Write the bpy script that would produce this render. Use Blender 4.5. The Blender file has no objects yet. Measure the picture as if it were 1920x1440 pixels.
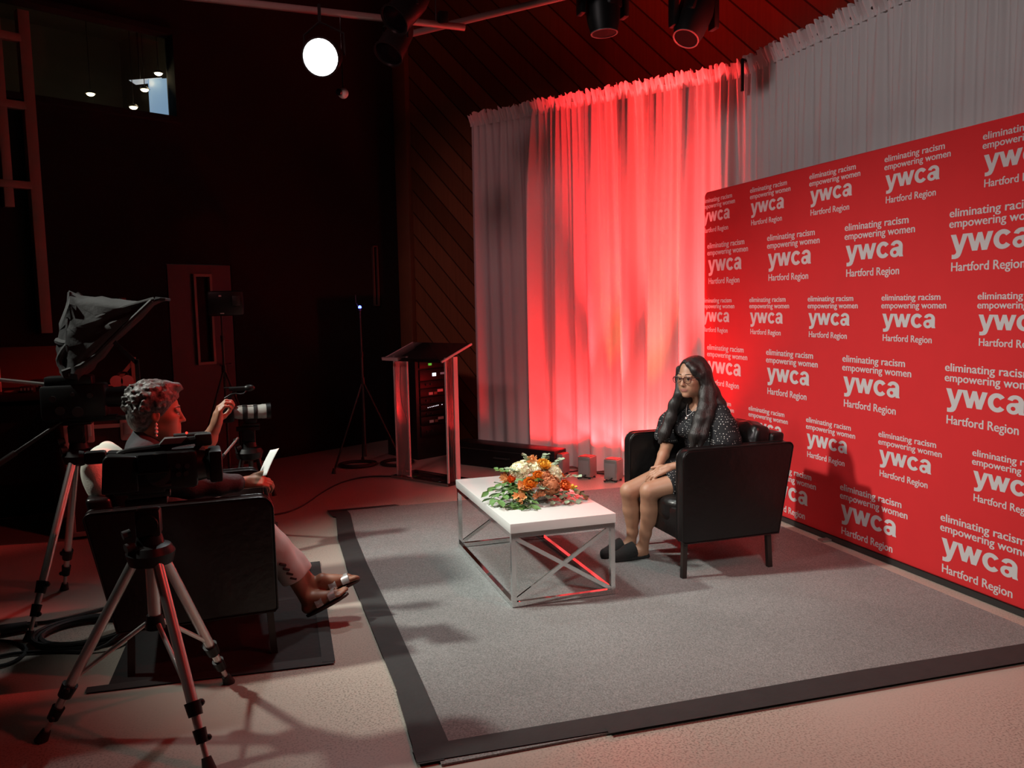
import bpy, bmesh, math, random
import numpy as np
from mathutils import Vector, Matrix

# ------------------------------------------------------------------ camera, world, light, exposure
SC = bpy.context.scene
COL = SC.collection
R = math.radians
PI = math.pi
rng = random.Random(7)

def look_axes(yaw, tilt, roll):
    F = Vector((math.sin(yaw)*math.cos(tilt), math.cos(yaw)*math.cos(tilt), -math.sin(tilt)))
    Rt = Vector((math.cos(yaw), -math.sin(yaw), 0)); U = Rt.cross(F)
    R2 = Rt*math.cos(roll) - U*math.sin(roll); U2 = U*math.cos(roll) + Rt*math.sin(roll)
    return R2, U2, F

cam_data = bpy.data.cameras.new('camera'); cam_data.sensor_width = 36.0
cam_data.lens = 36.0*1560/1920; cam_data.clip_start = 0.05; cam_data.clip_end = 60
cam = bpy.data.objects.new('camera', cam_data); COL.objects.link(cam)
r_, u_, f_ = look_axes(R(17.5), R(5.6), R(1.2))
cam.matrix_world = Matrix(((r_.x, u_.x, -f_.x, 0), (r_.y, u_.y, -f_.y, 0), (r_.z, u_.z, -f_.z, 1.54), (0, 0, 0, 1)))
SC.camera = cam

SC.view_settings.view_transform = 'Standard'
SC.view_settings.look = 'None'
SC.view_settings.gamma = 1.0
SC.view_settings.use_curve_mapping = False
SC.view_settings.exposure = 0.0

world = bpy.data.worlds.new('studio_dark'); SC.world = world; world.use_nodes = True
world.node_tree.nodes['Background'].inputs[0].default_value = (0.9, 0.75, 0.7, 1)
world.node_tree.nodes['Background'].inputs[1].default_value = 0.006

def aim(o, target):
    o.rotation_euler = (Vector(target) - o.location).to_track_quat('-Z', 'Y').to_euler()

def spot(name, loc, target, energy, color, size, blend=0.5, radius=0.08):
    d = bpy.data.lights.new(name, 'SPOT'); d.energy = energy; d.color = color
    d.spot_size = R(size); d.spot_blend = blend; d.shadow_soft_size = radius
    o = bpy.data.objects.new(name, d); COL.objects.link(o); o.location = loc; aim(o, target)
    return o

# white key light hung on the grid left of the set, a top light and two added fills
spot('key_light', (-3.35, 4.85, 4.75), (2.35, 4.0, 0.0), 1800, (1.0, 1.0, 0.90), 46, 1.0, 0.15)
spot('top_light', (0.5, 4.5, 4.6), (1.45, 4.3, 0.3), 330, (0.93, 1.0, 0.93), 52, 1.0, 0.18)
spot('soft_fill', (-3.0, 2.2, 4.2), (3.6, 4.3, 1.9), 460, (1.0, 0.86, 0.85), 38, 0.7, 0.4)  # added white fill for the right curtain and backdrop, no lamp there
spot('curtain_fill', (-2.0, 3.0, 4.3), (2.2, 7.7, 1.6), 270, (1.0, 0.42, 0.43), 38, 0.8, 0.4)  # added pinkish fill that tints the dim left curtain panel
# red wash from the grid on the right, front light and added fills
spot('red_wash', (3.2, 1.3, 4.4), (1.3, 3.6, 0.1), 200, (1.0, 0.07, 0.06), 80, 1.0, 0.15)
spot('red_face_fill', (3.3, 3.3, 3.9), (-.28, 4.0, 1.0), 800, (1.0, .06, .05), 15, .8, .08)  # added in place of red curtain bounce on the interviewer
spot('red_case_fill', (3.2, 5.5, 3.9), (-1.1, 6.5, .85), 700, (1.0, .06, .05), 17, .8, .08)  # added only to redden the road case, no such fixture
spot('red_grid_light', (2.6, 2.6, 4.5), (4.1, 6.3, 4.7), 380, (1.0, 0.02, 0.02), 44, 1.0, 0.1)
spot('red_pipe_fill', (3.2, 4.7, 2.9), (2.2, 6.2, 4.1), 105, (1.0, 0.05, 0.04), 70, 1.0, 0.1)  # added in mid-air to redden pipes and wall, no fixture here
spot('front_key', (0.1, -0.9, 4.1), (2.0, 4.3, 0.65), 720, (1.0, 0.97, 0.90), 26, 1.0, 0.25)
spot('front_fill', (2.6, -0.6, 4.2), (2.8, 2.2, 0.0), 150, (1.0, 0.78, 0.70), 46, 1.0, 0.3)  # added warm fill to whiten the floor at the front right
# red uplights at the foot of the curtain, plus added amber beams
AL = Vector((0.598, -0.8015, 0)); NL = Vector((0.8015, 0.598, 0)); DL0 = Vector((2.08, 7.9, 0))
def drape_pt(s, off, z): return DL0 + AL*s + NL*off + Vector((0, 0, z))
for s_, e_, w_, c_ in ((1.12, 2300, 0, (1, .020, .022)), (1.17, 0, 60, (1, .012, .014)), (1.41, 2500, 60, (1, .022, .024)), (1.67, 2500, 48, (1, .026, .027)), (2.0, 2400, 52, (1, .036, .032)), (2.25, 1800, 0, (1, .038, .036)), (2.42, 2000, 0, (1, .028, .028))):
    if e_: spot('red_uplight_beam', drape_pt(s_, -0.20, 0.205), drape_pt(s_ + .03, 0.03, 3.2), e_, c_, 25, 0.9, 0.03)
    if w_: spot('red_uplight_spill', drape_pt(s_, -0.20, 0.235), drape_pt(s_ + (.12 if s_ > 1.3 else -.22), 0.06, 0.85), w_, c_, 128, 0.25, 0.03)
for s_ in (1.52, 1.95):
    spot('amber_streak_beam', drape_pt(s_, -0.20, 0.21), drape_pt(s_ + .05, 0.03, 1.35), 70, (1, .42, .10), 20, 1.0, 0.03)  # added for amber streaks on the cloth, no amber lamp stands here

# ------------------------------------------------------------------ materials
MATS = {}
def mat(name, color, rough=0.5, metal=0.0, var=0.0, vscale=8.0, bump=0.0, bscale=40.0, emit=None, estr=0.0, coat=0.0, spec=0.5, sheen=0.0, alpha=None, trans=0.0):
    if name in MATS: return MATS[name]
    m = bpy.data.materials.new(name); m.use_nodes = True
    nt = m.node_tree; p = nt.nodes['Principled BSDF']
    p.inputs['Base Color'].default_value = (*color, 1); p.inputs['Roughness'].default_value = rough
    p.inputs['Metallic'].default_value = metal; p.inputs['Specular IOR Level'].default_value = spec
    p.inputs['Coat Weight'].default_value = coat; p.inputs['Sheen Weight'].default_value = sheen
    p.inputs['Transmission Weight'].default_value = trans
    if alpha is not None: p.inputs['Alpha'].default_value = alpha
    if emit: p.inputs['Emission Color'].default_value = (*emit, 1); p.inputs['Emission Strength'].default_value = estr
    tc = nt.nodes.new('ShaderNodeTexCoord')
    if var > 0:
        n = nt.nodes.new('ShaderNodeTexNoise'); n.inputs['Scale'].default_value = vscale; n.inputs['Detail'].default_value = 6
        nt.links.new(tc.outputs['Object'], n.inputs['Vector'])
        mx = nt.nodes.new('ShaderNodeMix'); mx.data_type = 'RGBA'
        mx.inputs['A'].default_value = (*[max(0, c*(1-var)) for c in color], 1); mx.inputs['B'].default_value = (*[min(1, c*(1+var)) for c in color], 1)
        nt.links.new(n.outputs['Fac'], mx.inputs['Factor']); nt.links.new(mx.outputs['Result'], p.inputs['Base Color'])
    if bump > 0:
        n = nt.nodes.new('ShaderNodeTexNoise'); n.inputs['Scale'].default_value = bscale; n.inputs['Detail'].default_value = 4
        nt.links.new(tc.outputs['Object'], n.inputs['Vector'])
        b = nt.nodes.new('ShaderNodeBump'); b.inputs['Strength'].default_value = bump; b.inputs['Distance'].default_value = 0.01
        nt.links.new(n.outputs['Fac'], b.inputs['Height']); nt.links.new(b.outputs['Normal'], p.inputs['Normal'])
    MATS[name] = m
    return m

def nodes_of(m): return m.node_tree, m.node_tree.nodes['Principled BSDF']

def floor_mat():
    m = mat('studio_floor', (.42, .36, .31), 0.34)
    nt, p = nodes_of(m)
    tc = nt.nodes.new('ShaderNodeTexCoord')
    v = nt.nodes.new('ShaderNodeTexVoronoi'); v.inputs['Scale'].default_value = 75
    nt.links.new(tc.outputs['Object'], v.inputs['Vector'])
    n0 = nt.nodes.new('ShaderNodeTexNoise'); n0.inputs['Scale'].default_value = 0.9; nt.links.new(tc.outputs['Object'], n0.inputs['Vector'])
    n = nt.nodes.new('ShaderNodeTexNoise'); n.inputs['Scale'].default_value = 120; n.inputs['Detail'].default_value = 3
    nt.links.new(tc.outputs['Object'], n.inputs['Vector'])
    cr = nt.nodes.new('ShaderNodeValToRGB'); cr.color_ramp.elements[0].position = .36; cr.color_ramp.elements[0].color = (.21, .185, .155, 1)
    cr.color_ramp.elements[1].position = .52; cr.color_ramp.elements[1].color = (.44, .385, .33, 1)
    nt.links.new(n.outputs['Fac'], cr.inputs['Fac'])
    cr2 = nt.nodes.new('ShaderNodeValToRGB'); cr2.color_ramp.elements[0].position = .40; cr2.color_ramp.elements[1].position = .58
    nt.links.new(n0.outputs['Fac'], cr2.inputs['Fac'])
    mx = nt.nodes.new('ShaderNodeMix'); mx.data_type = 'RGBA'; mx.inputs['A'].default_value = (.43, .375, .325, 1)
    nt.links.new(cr2.outputs['Color'], mx.inputs['Factor']); nt.links.new(cr.outputs['Color'], mx.inputs['B'])
    nt.links.new(mx.outputs['Result'], p.inputs['Base Color'])
    return m

def rug_mat():
    m = mat('grey_rug', (.2, .2, .2), 0.95, spec=.1)
    nt, p = nodes_of(m)
    tc = nt.nodes.new('ShaderNodeTexCoord')
    n = nt.nodes.new('ShaderNodeTexNoise'); n.inputs['Scale'].default_value = 160; n.inputs['Detail'].default_value = 4
    n2 = nt.nodes.new('ShaderNodeTexNoise'); n2.inputs['Scale'].default_value = 1.6; n2.inputs['Detail'].default_value = 5
    for q in (n, n2): nt.links.new(tc.outputs['Object'], q.inputs['Vector'])
    cr = nt.nodes.new('ShaderNodeValToRGB'); cr.color_ramp.elements[0].position = .3; cr.color_ramp.elements[0].color = (.135, .14, .138, 1)
    cr.color_ramp.elements[1].position = .7; cr.color_ramp.elements[1].color = (.275, .28, .275, 1)
    nt.links.new(n.outputs['Fac'], cr.inputs['Fac'])
    mr = nt.nodes.new('ShaderNodeMapRange'); mr.inputs['From Min'].default_value = .3; mr.inputs['From Max'].default_value = .7
    mr.inputs['To Min'].default_value = .9; mr.inputs['To Max'].default_value = 1.1; nt.links.new(n2.outputs['Fac'], mr.inputs['Value'])
    vm = nt.nodes.new('ShaderNodeVectorMath'); vm.operation = 'MULTIPLY'
    nt.links.new(cr.outputs['Color'], vm.inputs[0]); nt.links.new(mr.outputs['Result'], vm.inputs[1])
    nt.links.new(vm.outputs['Vector'], p.inputs['Base Color'])
    b = nt.nodes.new('ShaderNodeBump'); b.inputs['Strength'].default_value = .6; b.inputs['Distance'].default_value = .006
    nt.links.new(n.outputs['Fac'], b.inputs['Height']); nt.links.new(b.outputs['Normal'], p.inputs['Normal'])
    return m

def plank_mat():
    """diagonal cedar boards: plank number -> its own tone, thin dark groove between boards"""
    m = mat('diagonal_planks', (.2, .1, .05), 0.55, spec=.3)
    nt, p = nodes_of(m); L = nt.links.new
    tc = nt.nodes.new('ShaderNodeTexCoord'); sx = nt.nodes.new('ShaderNodeSeparateXYZ'); L(tc.outputs['Object'], sx.inputs[0])
    def mth(op, a, b=None):
        n = nt.nodes.new('ShaderNodeMath'); n.operation = op
        for i, q in enumerate((a, b)):
            if q is None: continue
            if isinstance(q, (int, float)): n.inputs[i].default_value = q
            else: L(q, n.inputs[i])
        return n.outputs[0]
    u = mth('DIVIDE', mth('ADD', mth('MULTIPLY', sx.outputs['X'], .707), mth('MULTIPLY', sx.outputs['Z'], .707)), .175)
    idx = mth('FLOOR', u); fr = mth('FRACT', u)
    wn = nt.nodes.new('ShaderNodeTexWhiteNoise'); wn.noise_dimensions = '1D'; L(idx, wn.inputs['W'])
    cr = nt.nodes.new('ShaderNodeValToRGB'); cr.color_ramp.elements[0].color = (.12, .05, .02, 1); cr.color_ramp.elements[1].color = (.24, .105, .05, 1)
    L(wn.outputs['Value'], cr.inputs['Fac'])
    g = mth('MULTIPLY', mth('GREATER_THAN', fr, .05), mth('LESS_THAN', fr, .97))
    mp = nt.nodes.new('ShaderNodeMapping'); mp.inputs['Rotation'].default_value = (0, R(45), 0); mp.inputs['Scale'].default_value = (40, 4, 1.2)
    L(tc.outputs['Object'], mp.inputs['Vector'])
    ns = nt.nodes.new('ShaderNodeTexNoise'); ns.inputs['Scale'].default_value = 1.0; ns.inputs['Detail'].default_value = 5; L(mp.outputs[0], ns.inputs['Vector'])
    k = mth('ADD', mth('MULTIPLY', ns.outputs['Fac'], .5), .75)
    k = mth('MULTIPLY', k, mth('ADD', mth('MULTIPLY', g, .8), .2))
    vm = nt.nodes.new('ShaderNodeVectorMath'); vm.operation = 'SCALE'; L(cr.outputs['Color'], vm.inputs[0]); L(k, vm.inputs['Scale'])
    L(vm.outputs[0], p.inputs['Base Color'])
    b = nt.nodes.new('ShaderNodeBump'); b.inputs['Strength'].default_value = .5; b.inputs['Distance'].default_value = .01; L(g, b.inputs['Height']); L(b.outputs[0], p.inputs['Normal'])
    return m

def drape_mat(name='sheer_white_drape'):
    m = mat(name, (.72, .70, .70), 0.8, spec=.15, sheen=.2)
    nt, p = nodes_of(m); L = nt.links.new
    tr = nt.nodes.new('ShaderNodeBsdfTranslucent'); tr.inputs[0].default_value = (.75, .72, .72, 1)
    ms = nt.nodes.new('ShaderNodeMixShader'); ms.inputs[0].default_value = .22
    out = nt.nodes['Material Output']; L(p.outputs[0], ms.inputs[1]); L(tr.outputs[0], ms.inputs[2]); L(ms.outputs[0], out.inputs[0])
    tc = nt.nodes.new('ShaderNodeTexCoord'); n = nt.nodes.new('ShaderNodeTexNoise'); n.inputs['Scale'].default_value = 14; n.inputs['Detail'].default_value = 6; n.inputs['Distortion'].default_value = 1.2
    L(tc.outputs['Object'], n.inputs['Vector'])
    b = nt.nodes.new('ShaderNodeBump'); b.inputs['Strength'].default_value = .07; b.inputs['Distance'].default_value = .02
    L(n.outputs['Fac'], b.inputs['Height']); L(b.outputs[0], p.inputs['Normal'])
    return m

def acrylic_mat():
    m = bpy.data.materials.new('clear_acrylic'); m.use_nodes = True; nt = m.node_tree; nt.nodes.clear(); L = nt.links.new
    out = nt.nodes.new('ShaderNodeOutputMaterial'); t = nt.nodes.new('ShaderNodeBsdfTransparent'); g = nt.nodes.new('ShaderNodeBsdfGlossy'); g.inputs['Roughness'].default_value = .03
    d = nt.nodes.new('ShaderNodeBsdfDiffuse'); d.inputs[0].default_value = (.6, .6, .6, 1)
    t.inputs[0].default_value = (.93, .94, .94, 1)
    fr = nt.nodes.new('ShaderNodeFresnel'); fr.inputs[0].default_value = 1.45
    a = nt.nodes.new('ShaderNodeMixShader'); L(fr.outputs[0], a.inputs[0]); L(t.outputs[0], a.inputs[1]); L(g.outputs[0], a.inputs[2])
    b = nt.nodes.new('ShaderNodeMixShader'); b.inputs[0].default_value = .010; L(a.outputs[0], b.inputs[1]); L(d.outputs[0], b.inputs[2])
    L(b.outputs[0], out.inputs[0])
    return m

def dots_mat():
    m = mat('polka_dot_fabric', (.012, .012, .014), .8, spec=.2)
    nt, p = nodes_of(m); L = nt.links.new
    tc = nt.nodes.new('ShaderNodeTexCoord'); v = nt.nodes.new('ShaderNodeTexVoronoi'); v.inputs['Scale'].default_value = 78; v.inputs['Randomness'].default_value = .3
    L(tc.outputs['Object'], v.inputs['Vector'])
    lt = nt.nodes.new('ShaderNodeMath'); lt.operation = 'LESS_THAN'; lt.inputs[1].default_value = .20; L(v.outputs['Distance'], lt.inputs[0])
    mx = nt.nodes.new('ShaderNodeMix'); mx.data_type = 'RGBA'; mx.inputs['A'].default_value = (.012, .012, .014, 1); mx.inputs['B'].default_value = (.5, .48, .46, 1)
    L(lt.outputs[0], mx.inputs['Factor']); L(mx.outputs['Result'], p.inputs['Base Color'])
    return m

def hair_mat(name, c1, c2, rough, axis_scale):
    m = mat(name, c1, rough, spec=.45)
    nt, p = nodes_of(m); L = nt.links.new
    tc = nt.nodes.new('ShaderNodeTexCoord'); mp = nt.nodes.new('ShaderNodeMapping'); mp.inputs['Scale'].default_value = axis_scale
    L(tc.outputs['Object'], mp.inputs[0]); n = nt.nodes.new('ShaderNodeTexNoise'); n.inputs['Scale'].default_value = 1; n.inputs['Detail'].default_value = 5; n.inputs['Distortion'].default_value = 0.0
    L(mp.outputs[0], n.inputs['Vector'])
    cr = nt.nodes.new('ShaderNodeValToRGB'); cr.color_ramp.elements[0].position = .35; cr.color_ramp.elements[0].color = (*c1, 1); cr.color_ramp.elements[1].position = .65; cr.color_ramp.elements[1].color = (*c2, 1)
    L(n.outputs['Fac'], cr.inputs[0]); L(cr.outputs[0], p.inputs['Base Color'])
    b = nt.nodes.new('ShaderNodeBump'); b.inputs['Strength'].default_value = .45; b.inputs['Distance'].default_value = .008; L(n.outputs['Fac'], b.inputs['Height']); L(b.outputs[0], p.inputs['Normal'])
    return m

BLACK_LEATHER = mat('black_leather', (.006, .005, .005), .32, var=.3, bump=.25, bscale=25, spec=.38)
BLACK_PLASTIC = mat('black_plastic', (.005, .005, .0055), .45, var=.2, spec=.28)
BLACK_METAL = mat('black_metal', (.014, .014, .014), .38, metal=.3, var=.2)
BLACK_CLOTH = mat('black_cloth', (.010, .010, .011), .9, var=.3, bump=.2)
HOOD_CLOTH = mat('hood_nylon', (.010, .0105, .011), .8, var=.3, bump=.15, bscale=60)
RUBBER = mat('black_rubber', (.012, .012, .012), .7, var=.2)
ALU = mat('silver_aluminium', (.62, .60, .58), .33, metal=.85, var=.08, vscale=20)
CHROME = mat('chrome', (.78, .77, .76), .07, metal=1.0, var=.03)
WHITE_LACQUER = mat('white_lacquer', (.68, .68, .66), .22, var=.02, coat=.3)
GAFFER = mat('black_gaffer_tape', (.022, .022, .022), .75, var=.25, vscale=15, bump=.15)
SCREEN_BLACK = mat('black_glass', (.004, .004, .005), .08, var=.1)
DARK_GREY = mat('dark_grey_metal', (.035, .035, .035), .45, metal=.4, var=.15)
WHITE_PAINT = mat('white_paint', (.62, .60, .58), .5, var=.05)
WOOD_DARK = mat('stained_wood', (.018, .010, .007), .5, var=.3, vscale=12)
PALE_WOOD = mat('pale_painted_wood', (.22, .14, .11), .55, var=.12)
SILVER_BOX = mat('grey_lamp_housing', (.25, .23, .22), .35, metal=.3, var=.1)
RED_LENS = mat('red_lens', (.08, .012, .01), .3, emit=(1, .06, .03), estr=.15)
ACRYLIC = acrylic_mat()
ACRYLIC_EDGE = mat('frosted_acrylic_edge', (.60, .55, .54), .4, var=.05, trans=.15)
SKIN = mat('warm_brown_skin', (.335, .17, .105), .5, var=.10, vscale=25)
SKIN2 = mat('deep_brown_skin', (.24, .105, .06), .5, var=.12, vscale=25)
LIPS = mat('rose_lips', (.34, .13, .105), .4, var=.1)
LIPS2 = mat('brown_lips', (.22, .075, .055), .4, var=.1)
EYE_WHITE = mat('eye_white', (.42, .38, .35), .25, var=.03)
IRIS = mat('dark_iris', (.012, .008, .006), .4, var=.1)
BROW = mat('dark_brow', (.035, .022, .016), .8, var=.2)
SHOE = mat('black_knit_shoe', (.010, .010, .010), .9, var=.3, bump=.3, bscale=90)
HAIR = hair_mat('black_straight_hair', (.006, .005, .005), (.026, .022, .021), .42, (230, 230, 7))
GREY_HAIR = hair_mat('grey_curly_hair', (.010, .009, .008), (.10, .097, .09), .5, (70, 110, 60))
NAVY_TOP = mat('dark_knit_top', (.018, .020, .024), .85, var=.25, bump=.3, bscale=60)
WHITE_TROUSER = mat('white_trouser_cloth', (.50, .44, .42), .8, var=.05, bump=.2, bscale=18)
SILVER_STRAP = mat('silver_leather', (.75, .73, .72), .25, metal=.7, var=.06)
FLEECE = mat('cream_fleece', (.70, .70, .60), .95, var=.1, vscale=60, bump=.5, bscale=320)
PAPER = mat('white_paper', (.60, .62, .60), .7, var=.02)
GLASS_LENS = SCREEN_BLACK
LENS_CLEAR = bpy.data.materials.new('clear_lens'); LENS_CLEAR.use_nodes = True
_nt = LENS_CLEAR.node_tree; _nt.nodes.clear(); _o = _nt.nodes.new('ShaderNodeOutputMaterial'); _t = _nt.nodes.new('ShaderNodeBsdfTransparent'); _g = _nt.nodes.new('ShaderNodeBsdfGlossy'); _g.inputs['Roughness'].default_value = .02
_m = _nt.nodes.new('ShaderNodeMixShader'); _m.inputs[0].default_value = .05; _nt.links.new(_t.outputs[0], _m.inputs[1]); _nt.links.new(_g.outputs[0], _m.inputs[2]); _nt.links.new(_m.outputs[0], _o.inputs[0])
# ------------------------------------------------------------------ object tools
def tag(o, label=None, cat=None, group=None, kind=None):
    if label: o['label'] = label
    if cat: o['category'] = cat
    if group: o['group'] = group
    if kind: o['kind'] = kind
    return o

def thing(name, label, cat, loc=(0, 0, 0), rz=0.0, group=None):
    o = bpy.data.objects.new(name, None); COL.objects.link(o)
    o.location = loc; o.rotation_euler = (0, 0, rz); o.empty_display_size = .1
    return tag(o, label, cat, group)

def copy_tree(o, parent=None):
    c = o.copy(); COL.objects.link(c); c.parent = parent
    for ch in list(o.children): copy_tree(ch, c)
    return c

class MB:
    """collects shapes into one mesh; mi = material slot of what is added next"""
    def __init__(s): s.v = []; s.f = []; s.m = []; s.mi = 0
    def add(s, vs, fs, M=None):
        n = len(s.v)
        for p in vs:
            p = Vector(p)
            s.v.append(tuple(M @ p) if M is not None else tuple(p))
        for f in fs: s.f.append(tuple(i+n for i in f)); s.m.append(s.mi)
        return s
    def bm(s, bm, M=None):
        bm.verts.index_update(); s.add([v.co[:] for v in bm.verts], [[v.index for v in f.verts] for f in bm.faces], M); bm.free(); return s
    def box(s, c, size, rot=None, bev=0.0, seg=2, taper=None):
        b = bmesh.new(); bmesh.ops.create_cube(b, size=1.0)
        for v in b.verts:
            v.co = Vector((v.co.x*size[0], v.co.y*size[1], v.co.z*size[2]))
            if taper and v.co.z < 0: v.co.x *= taper; v.co.y *= taper
        if bev > 0: bmesh.ops.bevel(b, geom=b.edges[:], offset=bev, segments=seg, profile=.5, affect='EDGES')
        M = Matrix.Translation(c)
        if rot is not None: M = M @ (rot if isinstance(rot, Matrix) else Matrix.Rotation(rot, 4, 'Z'))
        return s.bm(b, M)
    def cone(s, p0, p1, r0, r1=None, n=16, cap=True):
        r1 = r0 if r1 is None else r1
        p0, p1 = Vector(p0), Vector(p1); d = p1-p0
        q = d.to_track_quat('Z', 'Y').to_matrix(); vs = []; fs = []
        for p, r in ((p0, r0), (p1, r1)):
            for i in range(n):
                a = 2*PI*i/n; vs.append(p + q @ Vector((math.cos(a)*r, math.sin(a)*r, 0)))
        for i in range(n): fs.append((i, (i+1) % n, n+(i+1) % n, n+i))
        if cap: fs.append(tuple(range(n-1, -1, -1))); fs.append(tuple(range(n, 2*n)))
        return s.add(vs, fs)
    def bar(s, p0, p1, w, h=None, up=(0, 0, 1)):
        """square bar between two points"""
        h = h or w; p0, p1 = Vector(p0), Vector(p1); d = (p1-p0).normalized(); up = Vector(up)
        sx = d.cross(up)
        if sx.length < 1e-4: sx = d.cross(Vector((1, 0, 0)))
        sx.normalize(); sy = sx.cross(d)
        vs = [p + sx*(a*w/2) + sy*(b*h/2) for p in (p0, p1) for a, b in ((-1, -1), (1, -1), (1, 1), (-1, 1))]
        return s.add(vs, [(0, 3, 2, 1), (4, 5, 6, 7), (0, 1, 5, 4), (1, 2, 6, 5), (2, 3, 7, 6), (3, 0, 4, 7)])
    def tube(s, pts, r, n=8, closed=False, smooth=0):
        pts = [Vector(p) for p in pts]
        for _ in range(smooth):
            q = []
            m = len(pts)
            for i in range(m if closed else m-1):
                a, b = pts[i], pts[(i+1) % m]; q += [a*.75+b*.25, a*.25+b*.75]
            pts = q if closed else [pts[0]] + q + [pts[-1]]
        m = len(pts); rs = r if isinstance(r, (list, tuple)) else None
        ref = Vector((.13, .21, .97)); vs = []; fs = []
        for i, p in enumerate(pts):
            a = pts[(i-1) % m] if (closed or i > 0) else p; b = pts[(i+1) % m] if (closed or i < m-1) else p
            t = (b-a).normalized(); sx = t.cross(ref)
            if sx.length < 1e-3: sx = t.cross(Vector((1, 0, 0)))
            sx.normalize(); sy = t.cross(sx); ref = sx.cross(t)
            rr = r if rs is None else rs[0] + (rs[-1]-rs[0])*i/(m-1)
            for k in range(n):
                an = 2*PI*k/n; vs.append(p + sx*(math.cos(an)*rr) + sy*(math.sin(an)*rr))
        for i in range(m if closed else m-1):
            j = (i+1) % m
            for k in range(n): fs.append((i*n+k, i*n+(k+1) % n, j*n+(k+1) % n, j*n+k))
        if not closed: fs.append(tuple(range(n-1, -1, -1))); fs.append(tuple((m-1)*n+k for k in range(n)))
        return s.add(vs, fs)
    def lathe(s, prof, n=28, M=None, cap=True):
        vs = []; fs = []; m = len(prof)
        for r, z in prof:
            for i in range(n):
                a = 2*PI*i/n; vs.append((math.cos(a)*r, math.sin(a)*r, z))
        for j in range(m-1):
            for i in range(n): fs.append((j*n+i, j*n+(i+1) % n, (j+1)*n+(i+1) % n, (j+1)*n+i))
        if cap: fs.append(tuple(range(n-1, -1, -1))); fs.append(tuple((m-1)*n+i for i in range(n)))
        return s.add(vs, fs, M)
    def ball(s, c, r, n=12, M=None):
        b = bmesh.new(); bmesh.ops.create_uvsphere(b, u_segments=n, v_segments=max(6, n*2//3), radius=1)
        r = (r, r, r) if isinstance(r, (int, float)) else r
        T = Matrix.Translation(c)
        if M is not None: T = T @ M
        return s.bm(b, T @ Matrix.Diagonal((*r, 1)))
    def prism(s, outline, p0, ex, ey, ez, depth, bev=0.0, seg=3):
        """outline (a,b) in plane ex,ey, extruded by depth along ez"""
        ex, ey, ez, p0 = Vector(ex), Vector(ey), Vector(ez), Vector(p0)
        b = bmesh.new(); lo = [b.verts.new(p0+ex*a+ey*c) for a, c in outline]; hi = [b.verts.new(p0+ex*a+ey*c+ez*depth) for a, c in outline]
        n = len(outline); b.faces.new(lo[::-1]); b.faces.new(hi)
        for i in range(n): b.faces.new((lo[i], lo[(i+1) % n], hi[(i+1) % n], hi[i]))
        bmesh.ops.recalc_face_normals(b, faces=b.faces[:])
        if bev > 0:
            ed = [e for e in b.edges if len(e.link_faces) == 2 and e.calc_face_angle(0) > R(50)]
            bmesh.ops.bevel(b, geom=ed, offset=bev, segments=seg, profile=.5, affect='EDGES')
        return s.bm(b)
    def build(s, name, mats, parent=None, smooth=35, loc=None, kind=None, label=None):
        me = bpy.data.meshes.new(name); me.from_pydata(s.v, [], s.f)
        for m in (mats if isinstance(mats, (list, tuple)) else [mats]): me.materials.append(m)
        if any(s.m): me.polygons.foreach_set('material_index', s.m)
        b = bmesh.new(); b.from_mesh(me); bmesh.ops.recalc_face_normals(b, faces=b.faces[:]); b.to_mesh(me); b.free()
        if smooth:
            me.shade_smooth(); me.set_sharp_from_angle(angle=R(smooth))
        me.update()
        o = bpy.data.objects.new(name, me); COL.objects.link(o)
        if parent is not None: o.parent = parent
        if loc is not None: o.location = loc
        if kind: o['kind'] = kind
        if label: o['label'] = label
        return o

def struct(name, mb, m, smooth=35): return mb.build(name, m, None, smooth, kind='structure')

def rounded(w, h, r, seg=5):
    """rounded rectangle outline from (0,0) to (w,h)"""
    out = []
    for cx, cy, a0 in ((w-r, r, -90), (w-r, h-r, 0), (r, h-r, 90), (r, r, 180)):
        for i in range(seg+1):
            a = R(a0+90*i/seg); out.append((cx+r*math.cos(a), cy+r*math.sin(a)))
    return out

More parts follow.
